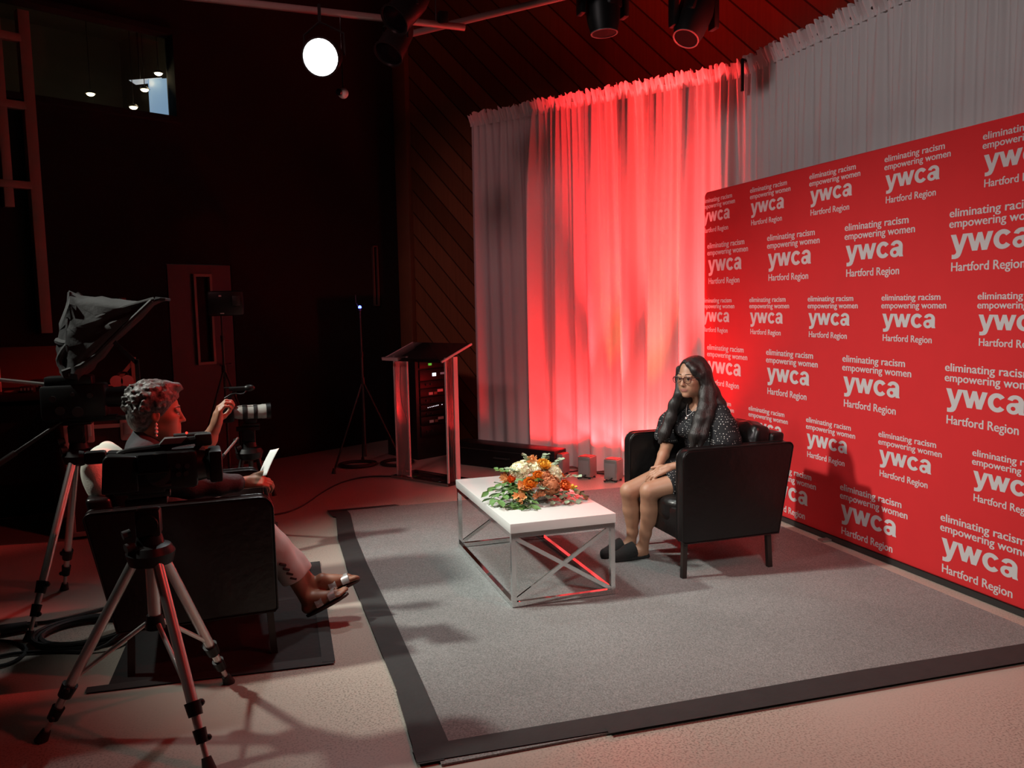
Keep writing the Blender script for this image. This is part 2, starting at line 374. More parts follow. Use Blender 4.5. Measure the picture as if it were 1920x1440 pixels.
# ------------------------------------------------------------------ smooth-blended bodies on a grid (surface nets)
class Field:
    def __init__(s, lo, hi, h):
        s.lo = np.array(lo, float); s.h = h; s.n = np.ceil((np.array(hi)-s.lo)/h).astype(int)+1
        s.d = np.full(s.n, 0.2, np.float32)
    def _box(s, lo, hi):
        a = np.clip(np.floor((np.array(lo)-s.lo)/s.h).astype(int), 0, s.n); b = np.clip(np.ceil((np.array(hi)-s.lo)/s.h).astype(int)+1, 0, s.n)
        ax = [s.lo[i]+s.h*np.arange(a[i], b[i]) for i in range(3)]
        return tuple(slice(a[i], b[i]) for i in range(3)), np.meshgrid(*ax, indexing='ij')
    def _mix(s, sl, d, k, sub=False):
        g = s.d[sl]; d = d.astype(np.float32)
        if sub:
            d = -d; h = np.clip(.5-.5*(g-d)/max(k, 1e-6), 0, 1); s.d[sl] = g*(1-h)+d*h+k*h*(1-h)
        else:
            h = np.clip(.5+.5*(g-d)/max(k, 1e-6), 0, 1); s.d[sl] = g*(1-h)+d*h-k*h*(1-h)
    def cone(s, a, b, ra, rb=None, k=.02, sub=False):
        rb = ra if rb is None else rb; a = np.array(a, float); b = np.array(b, float); m = max(ra, rb)+k+3*s.h+.02
        sl, (X, Y, Z) = s._box(np.minimum(a, b)-m, np.maximum(a, b)+m)
        if X.size == 0: return s
        ab = b-a; L2 = max(ab@ab, 1e-9)
        t = np.clip(((X-a[0])*ab[0]+(Y-a[1])*ab[1]+(Z-a[2])*ab[2])/L2, 0, 1)
        d = np.sqrt((X-a[0]-t*ab[0])**2+(Y-a[1]-t*ab[1])**2+(Z-a[2]-t*ab[2])**2)-(ra+(rb-ra)*t)
        s._mix(sl, d, k, sub); return s
    def chain(s, pts, rs, k=.02):
        for i in range(len(pts)-1): s.cone(pts[i], pts[i+1], rs[i], rs[i+1], k)
        return s
    def ell(s, c, r, k=.02, M=None, sub=False):
        """M: 3x3, columns = the ellipsoid's own axes"""
        c = np.array(c, float); r = np.array(r, float); m = r.max()+k+3*s.h+.02
        sl, (X, Y, Z) = s._box(c-m, c+m)
        if X.size == 0: return s
        P = [X-c[0], Y-c[1], Z-c[2]]
        if M is not None:
            M = np.array(M); P = [P[0]*M[0][j]+P[1]*M[1][j]+P[2]*M[2][j] for j in range(3)]
        k0 = np.sqrt(sum((P[j]/r[j])**2 for j in range(3))); k1 = np.sqrt(sum((P[j]/r[j]**2)**2 for j in range(3)))+1e-6
        s._mix(sl, k0*(k0-1)/k1, k, sub); return s
    def cut(s, p, n, k=.004):
        """keep the side n points away from"""
        sl, (X, Y, Z) = s._box(s.lo, s.lo+s.h*s.n); n = np.array(n, float); n /= np.linalg.norm(n)
        d = -((X-p[0])*n[0]+(Y-p[1])*n[1]+(Z-p[2])*n[2]); s._mix(sl, d, k, True); return s
    def mesh(s):
        d = s.d.copy(); d[0] = d[-1] = .2; d[:, 0] = d[:, -1] = .2; d[:, :, 0] = d[:, :, -1] = .2
        ins = d < 0; nx, ny, nz = d.shape
        cs = [(i, j, k) for i in (0, 1) for j in (0, 1) for k in (0, 1)]
        def cor(a, c): return a[c[0]:nx-1+c[0], c[1]:ny-1+c[1], c[2]:nz-1+c[2]]
        cnt = sum(cor(ins, c).astype(np.int8) for c in cs); act = (cnt > 0) & (cnt < 8)
        idx = np.argwhere(act); n = len(idx); vid = np.full(act.shape, -1, np.int64); vid[act] = np.arange(n)
        acc = np.zeros((n, 3)); num = np.zeros(n)
        vals = {c: d[idx[:, 0]+c[0], idx[:, 1]+c[1], idx[:, 2]+c[2]] for c in cs}
        for c in cs:
            for ax in range(3):
                if c[ax]: continue
                e = list(c); e[ax] = 1; e = tuple(e); a, b = vals[c], vals[e]; cr = (a < 0) != (b < 0)
                t = np.where(cr, a/np.where(cr, a-b, 1), 0); p = np.array(c, float)[None].repeat(n, 0); p[:, ax] += t
                acc[cr] += p[cr]; num[cr] += 1
        V = s.lo+s.h*(idx+acc/num[:, None]); Q = []
        for ax in range(3):
            u, w = [(1, 2), (2, 0), (0, 1)][ax]
            sa = [slice(1, m-1) for m in d.shape]; sb = list(sa); sa[ax] = slice(0, d.shape[ax]-1); sb[ax] = slice(1, d.shape[ax])
            A, B = ins[tuple(sa)], ins[tuple(sb)]
            for flip, msk in ((False, A & ~B), (True, B & ~A)):
                q = np.argwhere(msk)+np.array([0 if i == ax else 1 for i in range(3)])
                if not len(q): continue
                def g(du, dw):
                    r = q.copy(); r[:, u] += du; r[:, w] += dw; return vid[r[:, 0], r[:, 1], r[:, 2]]
                f = np.stack([g(-1, -1), g(0, -1), g(0, 0), g(-1, 0)], 1); Q.append(f[:, ::-1] if flip else f)
        return V, np.concatenate(Q)
    def build(s, name, mats, parent=None, off=(0, 0, 0), paint=None, relax=2, label=None):
        V, Q = s.mesh()
        # light relaxation along edges
        for _ in range(relax):
            S = np.zeros_like(V); N = np.zeros(len(V))
            for i in range(4):
                a, b = Q[:, i], Q[:, (i+1) % 4]
                np.add.at(S, a, V[b]); np.add.at(N, a, 1); np.add.at(S, b, V[a]); np.add.at(N, b, 1)
            V = V*.5+.5*S/N[:, None]
        me = bpy.data.meshes.new(name); me.from_pydata((V-np.array(off)).tolist(), [], Q.tolist())
        for m in (mats if isinstance(mats, (list, tuple)) else [mats]): me.materials.append(m)
        if paint:
            C = V[Q].mean(1); mi = np.zeros(len(Q), np.int32)
            for slot, fn in paint: mi[fn(C)] = slot
            me.polygons.foreach_set('material_index', mi)
        me.shade_smooth(); me.update()
        o = bpy.data.objects.new(name, me); COL.objects.link(o)
        if parent is not None: o.parent = parent
        if label: o['label'] = label
        return o
# ------------------------------------------------------------------ the room
struct('floor', MB().box((0, 4.5, -.05), (10, 15, .1)), floor_mat())
struct('ceiling', MB().box((0, 4.5, 5.45), (10, 15, .1)), mat('black_ceiling', (.012, .012, .012), .9, var=.2))
WB = Vector((.87, .493, 0)).normalized(); WN = Vector((.493, -.87, 0)).normalized(); WC = Vector((1.78, 9.62, 0))   # angled black wall, normal into the room
def wall_pt(t, off, z): return WC - WB*t + WN*off + Vector((0, 0, z))
wall_rot = math.atan2(WB.y, WB.x)
BLACK_WALL = mat('black_velour', (.004, .0048, .0042), 1.0, var=.5, vscale=3, bump=.3, bscale=12)
# wall with the control-room window opening and the door opening
def wall_box(mb, t0, t1, z0, z1, th=.12):
    c = wall_pt((t0+t1)/2, -th/2, (z0+z1)/2); mb.box(c, (abs(t1-t0), th, z1-z0), Matrix.Rotation(wall_rot, 4, 'Z'))
mb = MB()
DT0, DT1 = 2.19, 2.83          # door
WT0, WT1, WZ0, WZ1 = 2.66, 4.6, 3.25, 4.0   # control-room window
wall_box(mb, -.3, DT0, 0, 5.4); wall_box(mb, DT0, DT1, 1.96, WZ0); wall_box(mb, DT0, WT0, WZ0, WZ1)
wall_box(mb, DT0, 6.2, WZ1, 5.4); wall_box(mb, DT1, 6.2, 0, WZ0); wall_box(mb, WT1, 6.2, WZ0, WZ1)
wl = struct('wall_back', mb, BLACK_WALL)
struct('wall_left', MB().box((-3.72, 4.4, 2.7), (.12, 6, 5.4)), BLACK_WALL)
# door with a narrow glass light
dr = MB(); wall_box(dr, DT0+.01, 2.415, .01, 1.95, .05); wall_box(dr, 2.585, DT1-.01, .01, 1.95, .05); wall_box(dr, 2.415, 2.585, .01, 1.02, .05); wall_box(dr, 2.415, 2.585, 1.86, 1.95, .05)
door = struct('door_1', dr, WOOD_DARK)
fr = MB()
for a, b, z0, z1 in ((2.41, 2.433, 1.02, 1.86), (2.567, 2.59, 1.02, 1.86), (2.41, 2.59, 1.015, 1.04), (2.41, 2.59, 1.84, 1.865)):
    fr.box(wall_pt((a+b)/2, .012, (z0+z1)/2), (b-a, .045, z1-z0), Matrix.Rotation(wall_rot, 4, 'Z'))
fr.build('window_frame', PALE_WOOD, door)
pn = MB(); pn.box(wall_pt(2.5, -.02, 1.44), (.14, .008, .82), Matrix.Rotation(wall_rot, 4, 'Z')); pn.build('glass_pane', mat('unlit_pane', (.003, .003, .003), .5, spec=.1), door)
hd = MB(); hd.cone(wall_pt(2.26, .01, 1.0), wall_pt(2.26, .05, 1.0), .012); hd.bar(wall_pt(2.26, .05, 1.0), wall_pt(2.38, .05, 1.0), .015); hd.build('door_handle', DARK_GREY, door)
# narrow framed glass strip further right on the black wall
st = MB()
for a, b, z0, z1 in ((.42, .435, 1.53, 2.2), (.475, .49, 1.53, 2.2), (.42, .49, 1.53, 1.545), (.42, .49, 2.185, 2.2)):
    st.box(wall_pt((a+b)/2, .01, (z0+z1)/2), (b-a, .03, z1-z0), Matrix.Rotation(wall_rot, 4, 'Z'))
w2 = struct('window_2', st, mat('dull_brown_frame', (.09, .06, .05), .6, var=.2))
pn = MB(); pn.box(wall_pt(.455, -.0, 1.865), (.05, .004, .66), Matrix.Rotation(wall_rot, 4, 'Z')); pn.build('glass_pane', SCREEN_BLACK, w2)
# control room behind the high window
cr = MB(); wall_box_n = Matrix.Rotation(wall_rot, 4, 'Z')
mid = (WT0+WT1)/2
cr.box(wall_pt(mid, -1.6, (WZ0+WZ1)/2), (2.4, .05, 1.6), wall_box_n)
cr.box(wall_pt(mid, -.85, 4.35), (2.4, 1.5, .05), wall_box_n); cr.box(wall_pt(mid, -.85, 2.85), (2.4, 1.5, .05), wall_box_n)
cr.box(wall_pt(mid-1.2, -.85, 3.6), (.05, 1.5, 1.5), wall_box_n); cr.box(wall_pt(mid+1.2, -.85, 3.6), (.05, 1.5, 1.5), wall_box_n)
struct('wall_control_room', cr, mat('control_room_paint', (.10, .085, .06), .8, var=.3))
wf = MB()
for a, b, z0, z1 in ((WT0-.03, WT0+.02, WZ0, WZ1), (WT1-.02, WT1+.03, WZ0, WZ1), (WT0-.03, WT1+.03, WZ0-.03, WZ0+.02), (WT0-.03, WT1+.03, WZ1-.02, WZ1+.03)):
    wf.box(wall_pt((a+b)/2, .0, (z0+z1)/2), (b-a, .16, z1-z0), wall_box_n)
w1 = struct('window_1', wf, BLACK_WALL)
pn = MB(); pn.box(wall_pt(mid, -.06, (WZ0+WZ1)/2), (WT1-WT0, .006, WZ1-WZ0), wall_box_n); pn.build('glass_pane', ACRYLIC, w1)
# lit monitor panel and small lamps inside the control room
t = thing('wall_monitor', 'pale blue glowing screen behind the high control room window', 'screen', wall_pt(2.79, -.22, 3.30))
BLUE = mat('pale_blue_screen', (.1, .15, .2), .3, emit=(.26, .42, .62), estr=.75)
m_ = MB(); m_.prism([(0, .02), (.19, -.02), (.19, .37), (.0, .33)], (0, 0, 0), WB, (0, 0, 1), WN, .02); m_.build('screen', BLUE, t)
m_ = MB(); m_.bar((0, 0, -.02), (0, 0, -.42), .03); m_.build('stand', BLACK_METAL, t)
t = thing('ceiling_panel_light', 'slim pale light panel beside the top of the blue screen in the control room', 'light', wall_pt(2.95, -.25, 3.60))
m_ = MB(); m_.prism([(0, 0), (.30, .075), (.30, .035), (.06, -.03)], (0, 0, 0), WB, (0, 0, 1), WN, .012); m_.build('light_panel', mat('pale_panel', (.4, .45, .5), .4, emit=(.40, .50, .62), estr=.6), t)
m_ = MB(); m_.cone(WB*.1+Vector((0, 0, .03)), WB*.1+Vector((0, 0, .79)), .008); m_.build('hanger', BLACK_METAL, t)
def downlight(loc, label, pw):
    t = thing('recessed_lamp', label, 'lamp', loc, 0, 'small warm lamps in the control room')
    m_ = MB(); m_.lathe([(.0, .02), (.03, .02), (.045, 0), (.04, -.002), (.0, .004)]); m_.build('lamp_housing', DARK_GREY, t)
    m_ = MB(); m_.ball((0, 0, .0), (.035, .035, .022)); m_.build('bulb', mat('warm_bulb', (1, .8, .5), .3, emit=(1, .80, .48), estr=9), t)
    m_ = MB(); m_.cone((0, 0, .02), (0, 0, max(.05, 4.33-loc.z)), .0035); m_.build('stem', BLACK_WALL, t)
    d = bpy.data.lights.new('lamp_glow', 'POINT'); d.energy = pw; d.color = (1, .75, .4); d.shadow_soft_size = .03
    o = bpy.data.objects.new('lamp_glow', d); COL.objects.link(o); o.location = (0, 0, -.06); o.parent = t
downlight(wall_pt(3.27, -.30, 3.44), 'warm lamp glowing alone in the middle of the control room window', 1.6)
downlight(wall_pt(2.735, -.12, 3.675), 'brightest warm lamp directly above the blue control room screen', .5)
downlight(wall_pt(2.87, -.12, 3.51), 'warm lamp at the upper left edge of the blue control room screen', .25)
downlight(wall_pt(2.98, -.12, 3.34), 'dim warm lamp low beside the foot of the blue screen', .12)

# wood-clad wall running behind the left curtain
wb = MB(); L_ = 7.2
wb.box((L_/2, .06, 2.7), (L_, .12, 5.4))
ww = struct('wall_right', wb, plank_mat())
WW0 = WC + Vector((-.02, -.06, 0)); ww.location = WW0; ww.rotation_euler = (0, 0, math.atan2(AL.y, AL.x))
cm = MB(); cm.box((0.05, -.02, 2.7), (.19, .10, 5.4), bev=.006)
cmo = struct('trim_corner', cm, mat('cedar_post', (.17, .075, .035), .55, var=.25, vscale=6)); cmo.location = WW0; cmo.rotation_euler = ww.rotation_euler

# tall frame fixed to the black wall at far left
t = thing('wall_rack', 'tall pale wooden ladder-like rack fixed high on the black wall at far left', 'rack', wall_pt(3.95, .0, 1.37))
def wp(dt, off, z): return -WB*dt + WN*off + Vector((0, 0, z))
for dt, w in ((-.06, .085), (.14, .07)):
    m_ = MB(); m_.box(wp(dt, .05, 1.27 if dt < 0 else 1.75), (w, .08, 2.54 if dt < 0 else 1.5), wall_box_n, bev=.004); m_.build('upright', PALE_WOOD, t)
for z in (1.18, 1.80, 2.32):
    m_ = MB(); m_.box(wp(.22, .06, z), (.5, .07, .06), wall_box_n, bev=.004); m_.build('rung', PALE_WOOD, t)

# ------------------------------------------------------------------ rug with taped edges
t = thing('grey_rug', 'large grey carpet under the table and the guest chair, edges taped black', 'rug', (0, 0, 0))
rg = MB(); rg.add([(.545, 2.60, .001), (3.33, 2.60, .001), (3.36, 6.12, .001), (.56, 6.26, .001), (.545, 2.60, .009), (3.33, 2.60, .009), (3.36, 6.12, .009), (.56, 6.26, .009)],
       [(0, 1, 2, 3), (4, 5, 6, 7), (0, 1, 5, 4), (1, 2, 6, 5), (2, 3, 7, 6), (3, 0, 4, 7)])
rg.build('carpet', rug_mat(), t, 0)
def tape(pts, z=.0095, th=.0012):
    m_ = MB(); n = len(pts); m_.add([(x, y, z) for x, y in pts]+[(x, y, z+th) for x, y in pts], [tuple(range(n)), tuple(range(n, 2*n))]+[(i, (i+1) % n, n+(i+1) % n, n+i) for i in range(n)])
    return m_.build('tape_strip', GAFFER, t, 0)
tape([(.52, 6.09), (.50, 6.27), (.64, 6.26), (.655, 6.12), (.618, 5.5), (.608, 4.85), (.612, 4.0), (.606, 3.2), (.600, 2.70), (.500, 2.70), (.495, 3.1), (.490, 4.0), (.482, 4.75), (.500, 5.5), (.545, 6.07)])
tape([(.470, 2.62), (.49, 3.17), (.53, 3.20), (.56, 2.62)], z=.0108)
tape([(.468, 2.63), (.470, 2.735), (1.2, 2.715), (2.3, 2.70), (3.36, 2.665), (3.36, 2.56), (2.3, 2.585), (1.9, 2.57), (1.2, 2.60)], z=.012)
tape([(1.15, 2.625), (1.15, 2.585), (3.33, 2.52), (3.33, 2.575)], z=.0133)
tape([(.50, 6.235), (.50, 6.275), (1.01, 6.262), (1.04, 6.225)], z=.0133)

# black mat under the interviewer's chair
t = thing('floor_mat', 'black floor mat taped down under the interviewer armchair', 'mat')
m_ = MB(); m_.add([(-.62, 3.64, .001), (.25, 3.62, .001), (.33, 5.0, .001), (-.58, 5.0, .001), (-.62, 3.64, .006), (.25, 3.62, .006), (.33, 5.0, .006), (-.58, 5.0, .006)],
       [(0, 1, 2, 3), (4, 5, 6, 7), (0, 1, 5, 4), (1, 2, 6, 5), (2, 3, 7, 6), (3, 0, 4, 7)]); m_.build('mat_sheet', BLACK_CLOTH, t, 0)
tape([(-.70, 3.655), (-.70, 3.60), (.285, 3.535), (.285, 3.62)], z=.0065); tape([(.235, 3.56), (.29, 3.555), (.345, 5.03), (.285, 5.03)], z=.0078)

# ------------------------------------------------------------------ curtains on pipe frames
DM = drape_mat()
def drape(name, label, p0, al, nl, s0, s1, ztop, zbot, amp, seed, head=True, edge=0.0):
    """hanging gathered cloth: p0 + al*s, folds along nl"""
    rg_ = random.Random(seed); t = thing(name, label, 'curtain', p0 + al*((s0+s1)/2), 0, 'white curtains behind the set')
    o0 = p0 + al*((s0+s1)/2)
    NS = int((s1-s0)/.006); NZ = 60
    ph = [rg_.uniform(0, 6.28) for _ in range(8)]
    f1, f2, f3 = [(2*PI)/x for x in (rg_.uniform(.27, .34), rg_.uniform(.15, .19), rg_.uniform(.06, .075))]
    V = []; F = []
    for j in range(NZ+1):
        w = j/NZ; z = ztop + (zbot-ztop)*w
        g = 1-math.exp(-w*6)       # folds open out below the gathered heading
        for i in range(NS+1):
            s = s0 + (s1-s0)*i/NS
            ss = s + .035*math.sin(s*5+ph[0]+w*1.2)*w
            a = math.sin(ss*f1+ph[1]+.8*math.sin(ss*3.1+ph[2])); b = math.sin(ss*f2+ph[3]+1.1*math.sin(ss*7+ph[4])); c = math.sin(ss*f3+ph[5]+1.3*math.sin(ss*11+ph[6]))
            a2 = (abs(a)**.75)*(1 if a > 0 else -1)
            off = amp*g*(.60*a2*(.6+.4*math.sin(ss*2.3+ph[7])) + .36*b) + amp*(.035+.26*(1-g))*c
            off -= edge*math.exp(-((s-s0)/.06)**2)*g + (.05*math.exp(-((s1-s)/.10)**2)*g if edge else 0)
            p = p0 + al*s + nl*off - o0; V.append((p.x, p.y, z))
    for j in range(NZ):
        for i in range(NS):
            k = j*(NS+1)+i; F.append((k, k+1, k+NS+2, k+NS+1))
    mb_ = MB(); mb_.add(V, F); mb_.build('cloth', DM, t, 80)
    if head:                       # the crinkled ruffle standing over the rod pocket
        V = []; F = []; NS2 = int((s1-s0)/.005); NZ2 = 8
        for j in range(NZ2+1):
            w = j/NZ2; z0 = ztop - .05 + .115*w
            for i in range(NS2+1):
                s = s0 + (s1-s0)*i/NS2
                c = math.sin(s*210+3*math.sin(s*37+ph[1])) ; d = math.sin(s*90+2*math.sin(s*23+ph[2])+w*2)
                off = -.006 - .055*max(0, w-.2)**.8*(.8+.3*d) + (.008+.016*w)*c*.9 + .010*w*d
                zz = z0 + w*(.012*d + .010*math.sin(s*150+ph[3]))
                p = p0 + al*(s+.004*d*w) + nl*off - o0; V.append((p.x, p.y, zz))
        for j in range(NZ2):
            for i in range(NS2):
                k = j*(NS2+1)+i; F.append((k, k+1, k+NS2+2, k+NS2+1))
        mb_ = MB(); mb_.add(V, F); mb_.build('ruffled_heading', DM, t, 80)
    return t
DZ = 3.28
drape('curtain_panel', 'white curtain panel at the dim left end behind the acrylic lectern', DL0 + NL*.085, AL, NL, 0.0, .82, DZ, .02, .045, 3)
drape('curtain_panel', 'white curtain panel glowing brightest red between lectern and red backdrop', DL0 + NL*.06, AL, NL, .74, 2.80, DZ, .015, .09, 11, edge=.13)
RD0 = DL0 + AL*2.77; RA = Vector((0.0, -1, 0)); RN = Vector((1, 0, 0))
drape('curtain_panel', 'greyish white curtain panel above the far part of the backdrop by the corner', RD0, RA, RN, .0, 1.5, DZ, .02, .05, 5)
drape('curtain_panel', 'greyish white curtain panel above the near part of the backdrop', RD0, RA, RN, 1.48, 3.3, DZ, .02, .05, 8)
def pipe_frame(label, p0, al, ln, ends):
    t = thing('drape_support', label, 'curtain support', p0 + Vector((0, 0, 0)), 0, 'pipe frames carrying the curtains')
    m_ = MB(); m_.cone((0, 0, DZ+.005), al*ln + Vector((0, 0, DZ+.005)), .014); m_.build('crossbar', DARK_GREY, t)
    for e in ends:
        m_ = MB(); m_.cone(al*e + NL*.09 + Vector((0, 0, .01)), al*e + NL*.09+Vector((0, 0, DZ+.02)), .024); m_.bar(al*e+NL*.09+Vector((0, 0, DZ+.005)), al*e+Vector((0, 0, DZ+.005)), .02); m_.build('upright', BLACK_METAL, t)
        m_ = MB(); m_.box(al*e + NL*.09 + Vector((0, 0, .005)), (.4, .16, .008), bev=.002); m_.build('base_plate', BLACK_METAL, t)
pipe_frame('slim pipe frame carrying the red-lit curtain', DL0 + NL*.105, AL, 2.75, (.02,))
pipe_frame('slim pipe frame carrying the grey curtain above the backdrop', RD0, RA, 3.3, (.02, 3.2))
# upright at the corner where both frames meet, its top hook showing between the curtains
t = thing('corner_upright', 'dark pipe upright with slotted top at the corner between the curtains', 'pole', RD0 + Vector((.13, .08, 0)))
m_ = MB(); m_.cone((0, 0, 0), (0, 0, DZ+.06), .022); m_.build('pole', BLACK_METAL, t)
m_ = MB(); m_.bar((0, 0, DZ+.04), (-.22, -.13, DZ+.04), .02); m_.box((-.22, -.13, DZ-.07), (.022, .022, .24), bev=.005); m_.build('slotted_head', BLACK_METAL, t)
m_ = MB(); m_.box((0, 0, .004), (.2, .2, .008)); m_.build('base_plate', BLACK_METAL, t)

# ------------------------------------------------------------------ red printed backdrop
BX, BY0, BY1, BZ0, BZ1 = 3.44, 5.83, 2.74, .035, 2.36
t = thing('printed_backdrop', 'large red fabric backdrop wall printed with repeated white lettering', 'backdrop', (BX, 4.3, 0))
RED = mat('red_printed_fabric', (.62, .028, .032), .75, var=.04, spec=.15)
fb = MB(); o_ = [(a, b) for a, b in rounded(BY0-BY1, BZ1-BZ0, .045, 6)]
fb.prism(o_, (0, BY0-4.3, BZ0), (0, -1, 0), (0, 0, 1), (1, 0, 0), .06, bev=.012, seg=3)
fb.build('fabric_face', RED, t)
fm = MB()
for y in (BY0-.06, 4.3, BY1+.06):
    fm.cone((.10, y-4.3, 0.01), (.10, y-4.3, 2.3), .016); fm.box((.10, y-4.3, .008), (.34, .05, .012))
fm.cone((.10, BY0-.06-4.3, 2.28), (.10, BY1+.06-4.3, 2.28), .016); fm.cone((.10, BY0-.06-4.3, .06), (.10, BY1+.06-4.3, .06), .016)
fm.build('support_frame', ALU, t)
cl = MB(); cl.box((.02, 0, .020), (.05, BY0-BY1-.1, .03)); cl.build('bottom_channel', DARK_GREY, t)

def text_geo(body, off, spacing=1.0):
    cu = bpy.data.curves.new('lettering', 'FONT'); cu.body = body; cu.offset = off; cu.space_character = spacing; cu.resolution_u = 3
    o = bpy.data.objects.new('lettering', cu); COL.objects.link(o)
    dg = bpy.context.evaluated_depsgraph_get(); me = bpy.data.meshes.new_from_object(o.evaluated_get(dg))
    vs = np.array([v.co[:] for v in me.vertices]); fs = [tuple(p.vertices) for p in me.polygons]
    bpy.data.objects.remove(o); bpy.data.curves.remove(cu); bpy.data.meshes.remove(me)
    return vs, fs
def fit(vs, x0, x1, base, xh, ref_h):
    """scale so the text spans x0..x1 and a glyph of height ref_h becomes xh tall"""
    v = vs.copy(); a, b = v[:, 0].min(), v[:, 0].max()
    v[:, 0] = x0 + (v[:, 0]-a)/(b-a)*(x1-x0); v[:, 1] = base + vs[:, 1]*xh/ref_h; return v
XH = text_geo('x', .0)[0][:, 1].max(); CAPH = text_geo('H', .0)[0][:, 1].max()
def bold(body, off, sh):
    """the same line three times side by side, a hair apart in depth, for heavy type"""
    v, f = text_geo(body, off); out = []
    for k in (-1, 0, 1):
        w = v.copy(); w[:, 0] += sh*k; w[:, 2] = .00015*(k+1); out.append((w, f))
    n = 0; V = []; Fs = []
    for w, f in out: V.append(w); Fs += [tuple(i+n for i in q) for q in f]; n += len(w)
    return np.concatenate(V), Fs
T1 = bold('eliminating racism', .006, .016); T2 = bold('empowering women', .006, .016); T4 = bold('Hartford Region', .005, .016)
def fit(vs, x0, x1, base, xh, ref_h):
    v = vs.copy(); a, b = v[:, 0].min(), v[:, 0].max()
    v[:, 0] = x0 + (v[:, 0]-a)/(b-a)*(x1-x0); v[:, 1] = base + vs[:, 1]*xh/ref_h; return v
def heavy_ywca():
    """four heavy lower-case letters; x-height 1"""
    V = []; Fs = []; dep = [0]
    def poly(pts, dx):
        n = len(V); dep[0] += 1; V.extend([(x+dx, y, .00012*dep[0]) for x, y in pts]); Fs.append(tuple(range(n, n+len(pts))))
    def strip(c, ro, ri, a0, a1, dx, n=26):
        dep[0] += 1; k = len(V)
        for i in range(n+1):
            a = R(a0+(a1-a0)*i/n)
            for r in (ro, ri): V.append((c[0]+r[0]*math.cos(a)+dx, c[1]+r[1]*math.sin(a), .00012*dep[0]))
        for i in range(n): Fs.append((k+2*i, k+2*i+1, k+2*i+3, k+2*i+2))
    poly([(0, 1), (.31, 1), (.51, .36), (.52, -.40), (.40, -.40)] and [(0, 1), (.31, 1), (.52, .36), (.345, .02)], 0)
    poly([(.52, .36), (.70, 1), (1.0, 1), (.64, -.10), (.57, -.25), (.46, -.35), (.30, -.39), (.09, -.39), (.09, -.14), (.20, -.15), (.29, -.12), (.34, -.04), (.345, .02)], 0)
    for q in ([(0, 1), (.29, 1), (.59, 0), (.30, 0)], [(.30, 0), (.59, 0), (.83, 1), (.59, 1)], [(.59, 1), (.83, 1), (1.12, 0), (.83, 0)], [(.83, 0), (1.12, 0), (1.42, 1), (1.13, 1)]): poly(q, .94)
    strip((.49, .5), (.49, .53), (.20, .28), 38, 322, 2.38)
    strip((.45, .66), (.42, .37), (.155, .15), -6, 165, 3.36); poly([(.595, .68), (.87, .68), (.87, .14), (.92, 0), (.64, 0), (.60, .12)], 3.36)
    strip((.34, .285), (.34, .31), (.12, .115), 40, 400, 3.36); poly([(.36, .44), (.62, .50), (.62, .64), (.30, .585)], 3.36)
    return np.array(V), Fs
T3 = heavy_ywca()
LOGO = [(fit(T1[0], 0, .508, .177, .027, XH), T1[1]), (fit(T2[0], 0, .555, .124, .027, XH), T2[1]), (fit(T3[0], .012, .475, 0, .088, 1.0), T3[1]), (fit(T4[0], .02, .448, -.096, .044, CAPH), T4[1])]
lt = bmesh.new()
def put_logo(y, z, k):
    for v, f in LOGO:
        vs = [lt.verts.new((-.0004-p[2]*.4, y - p[0]*k - 4.3, z + p[1]*k)) for p in v]
        for q in f:
            try: lt.faces.new([vs[i] for i in q])
            except ValueError: pass
for r, z in enumerate((2.128, 1.747, 1.359, .963, .578, .170)):
    if r % 2 == 0:
        for c_ in range(6): put_logo(5.86 - .655*c_, z, .835)
    else:
        for c_ in range(5): put_logo(5.78 - .784*c_, z, 1.0)
for side, yy, nn in ((0, BY0-.012-4.3, 1), (1, BY1+.012-4.3, -1)):
    g_ = lt.verts[:]+lt.edges[:]+lt.faces[:]
    bmesh.ops.bisect_plane(lt, geom=g_, dist=1e-6, plane_co=(0, yy, 0), plane_no=(0, nn, 0), clear_outer=True)
me = bpy.data.meshes.new('printed_lettering'); lt.to_mesh(me); lt.free(); me.materials.append(mat('white_print', (.56, .53, .54), .75, var=.02))
lo = bpy.data.objects.new('printed_lettering', me); COL.objects.link(lo); lo.parent = t; lo['label'] = 'white printed lettering'

# ------------------------------------------------------------------ foot of the curtain: black case and uplights
t = thing('low_black_case', 'long low black case lying along the foot of the curtain', 'case', DL0 + AL*.57 - NL*.20, math.atan2(AL.y, AL.x))
m_ = MB(); m_.box((0, 0, .115), (1.15, .2, .22), bev=.012); m_.build('case_body', BLACK_PLASTIC, t)
m_ = MB(); m_.box((0, 0, .17), (1.156, .206, .006)); m_.build('lid_seam', RUBBER, t)
m_ = MB()
m_.tube([(-.08, -.102, .11), (-.08, -.13, .11), (.08, -.13, .11), (.08, -.102, .11)], .008); m_.build('handle', RUBBER, t)
def uplight(loc, label):
    t = thing('floor_uplight', label, 'light', loc, math.atan2(AL.y, AL.x), 'uplights along the curtain foot')
    m_ = MB(); m_.box((0, 0, .105), (.125, .12, .175), bev=.008); m_.build('housing', SILVER_BOX, t)
    m_ = MB(); m_.box((0, 0, .194), (.105, .10, .006)); m_.build('lens', RED_LENS, t)
    m_ = MB(); m_.box((.0, -.062, .10), (.10, .006, .12), bev=.002); m_.build('back_panel', mat('grey_panel', (.22, .20, .20), .5), t)
    for sx in (-1, 1):
        for sy in (-1, 1):
            m_ = MB(); m_.cone((sx*.045, sy*.042, 0), (sx*.045, sy*.042, .02), .012, .009); m_.build('foot', RUBBER, t)
    m_ = MB(); m_.tube([(.02, -.06, .035), (.0, -.09, .02), (-.05, -.085, .008), (-.03, -.10, .008)], .006); m_.build('plug_lead', RUBBER, t)
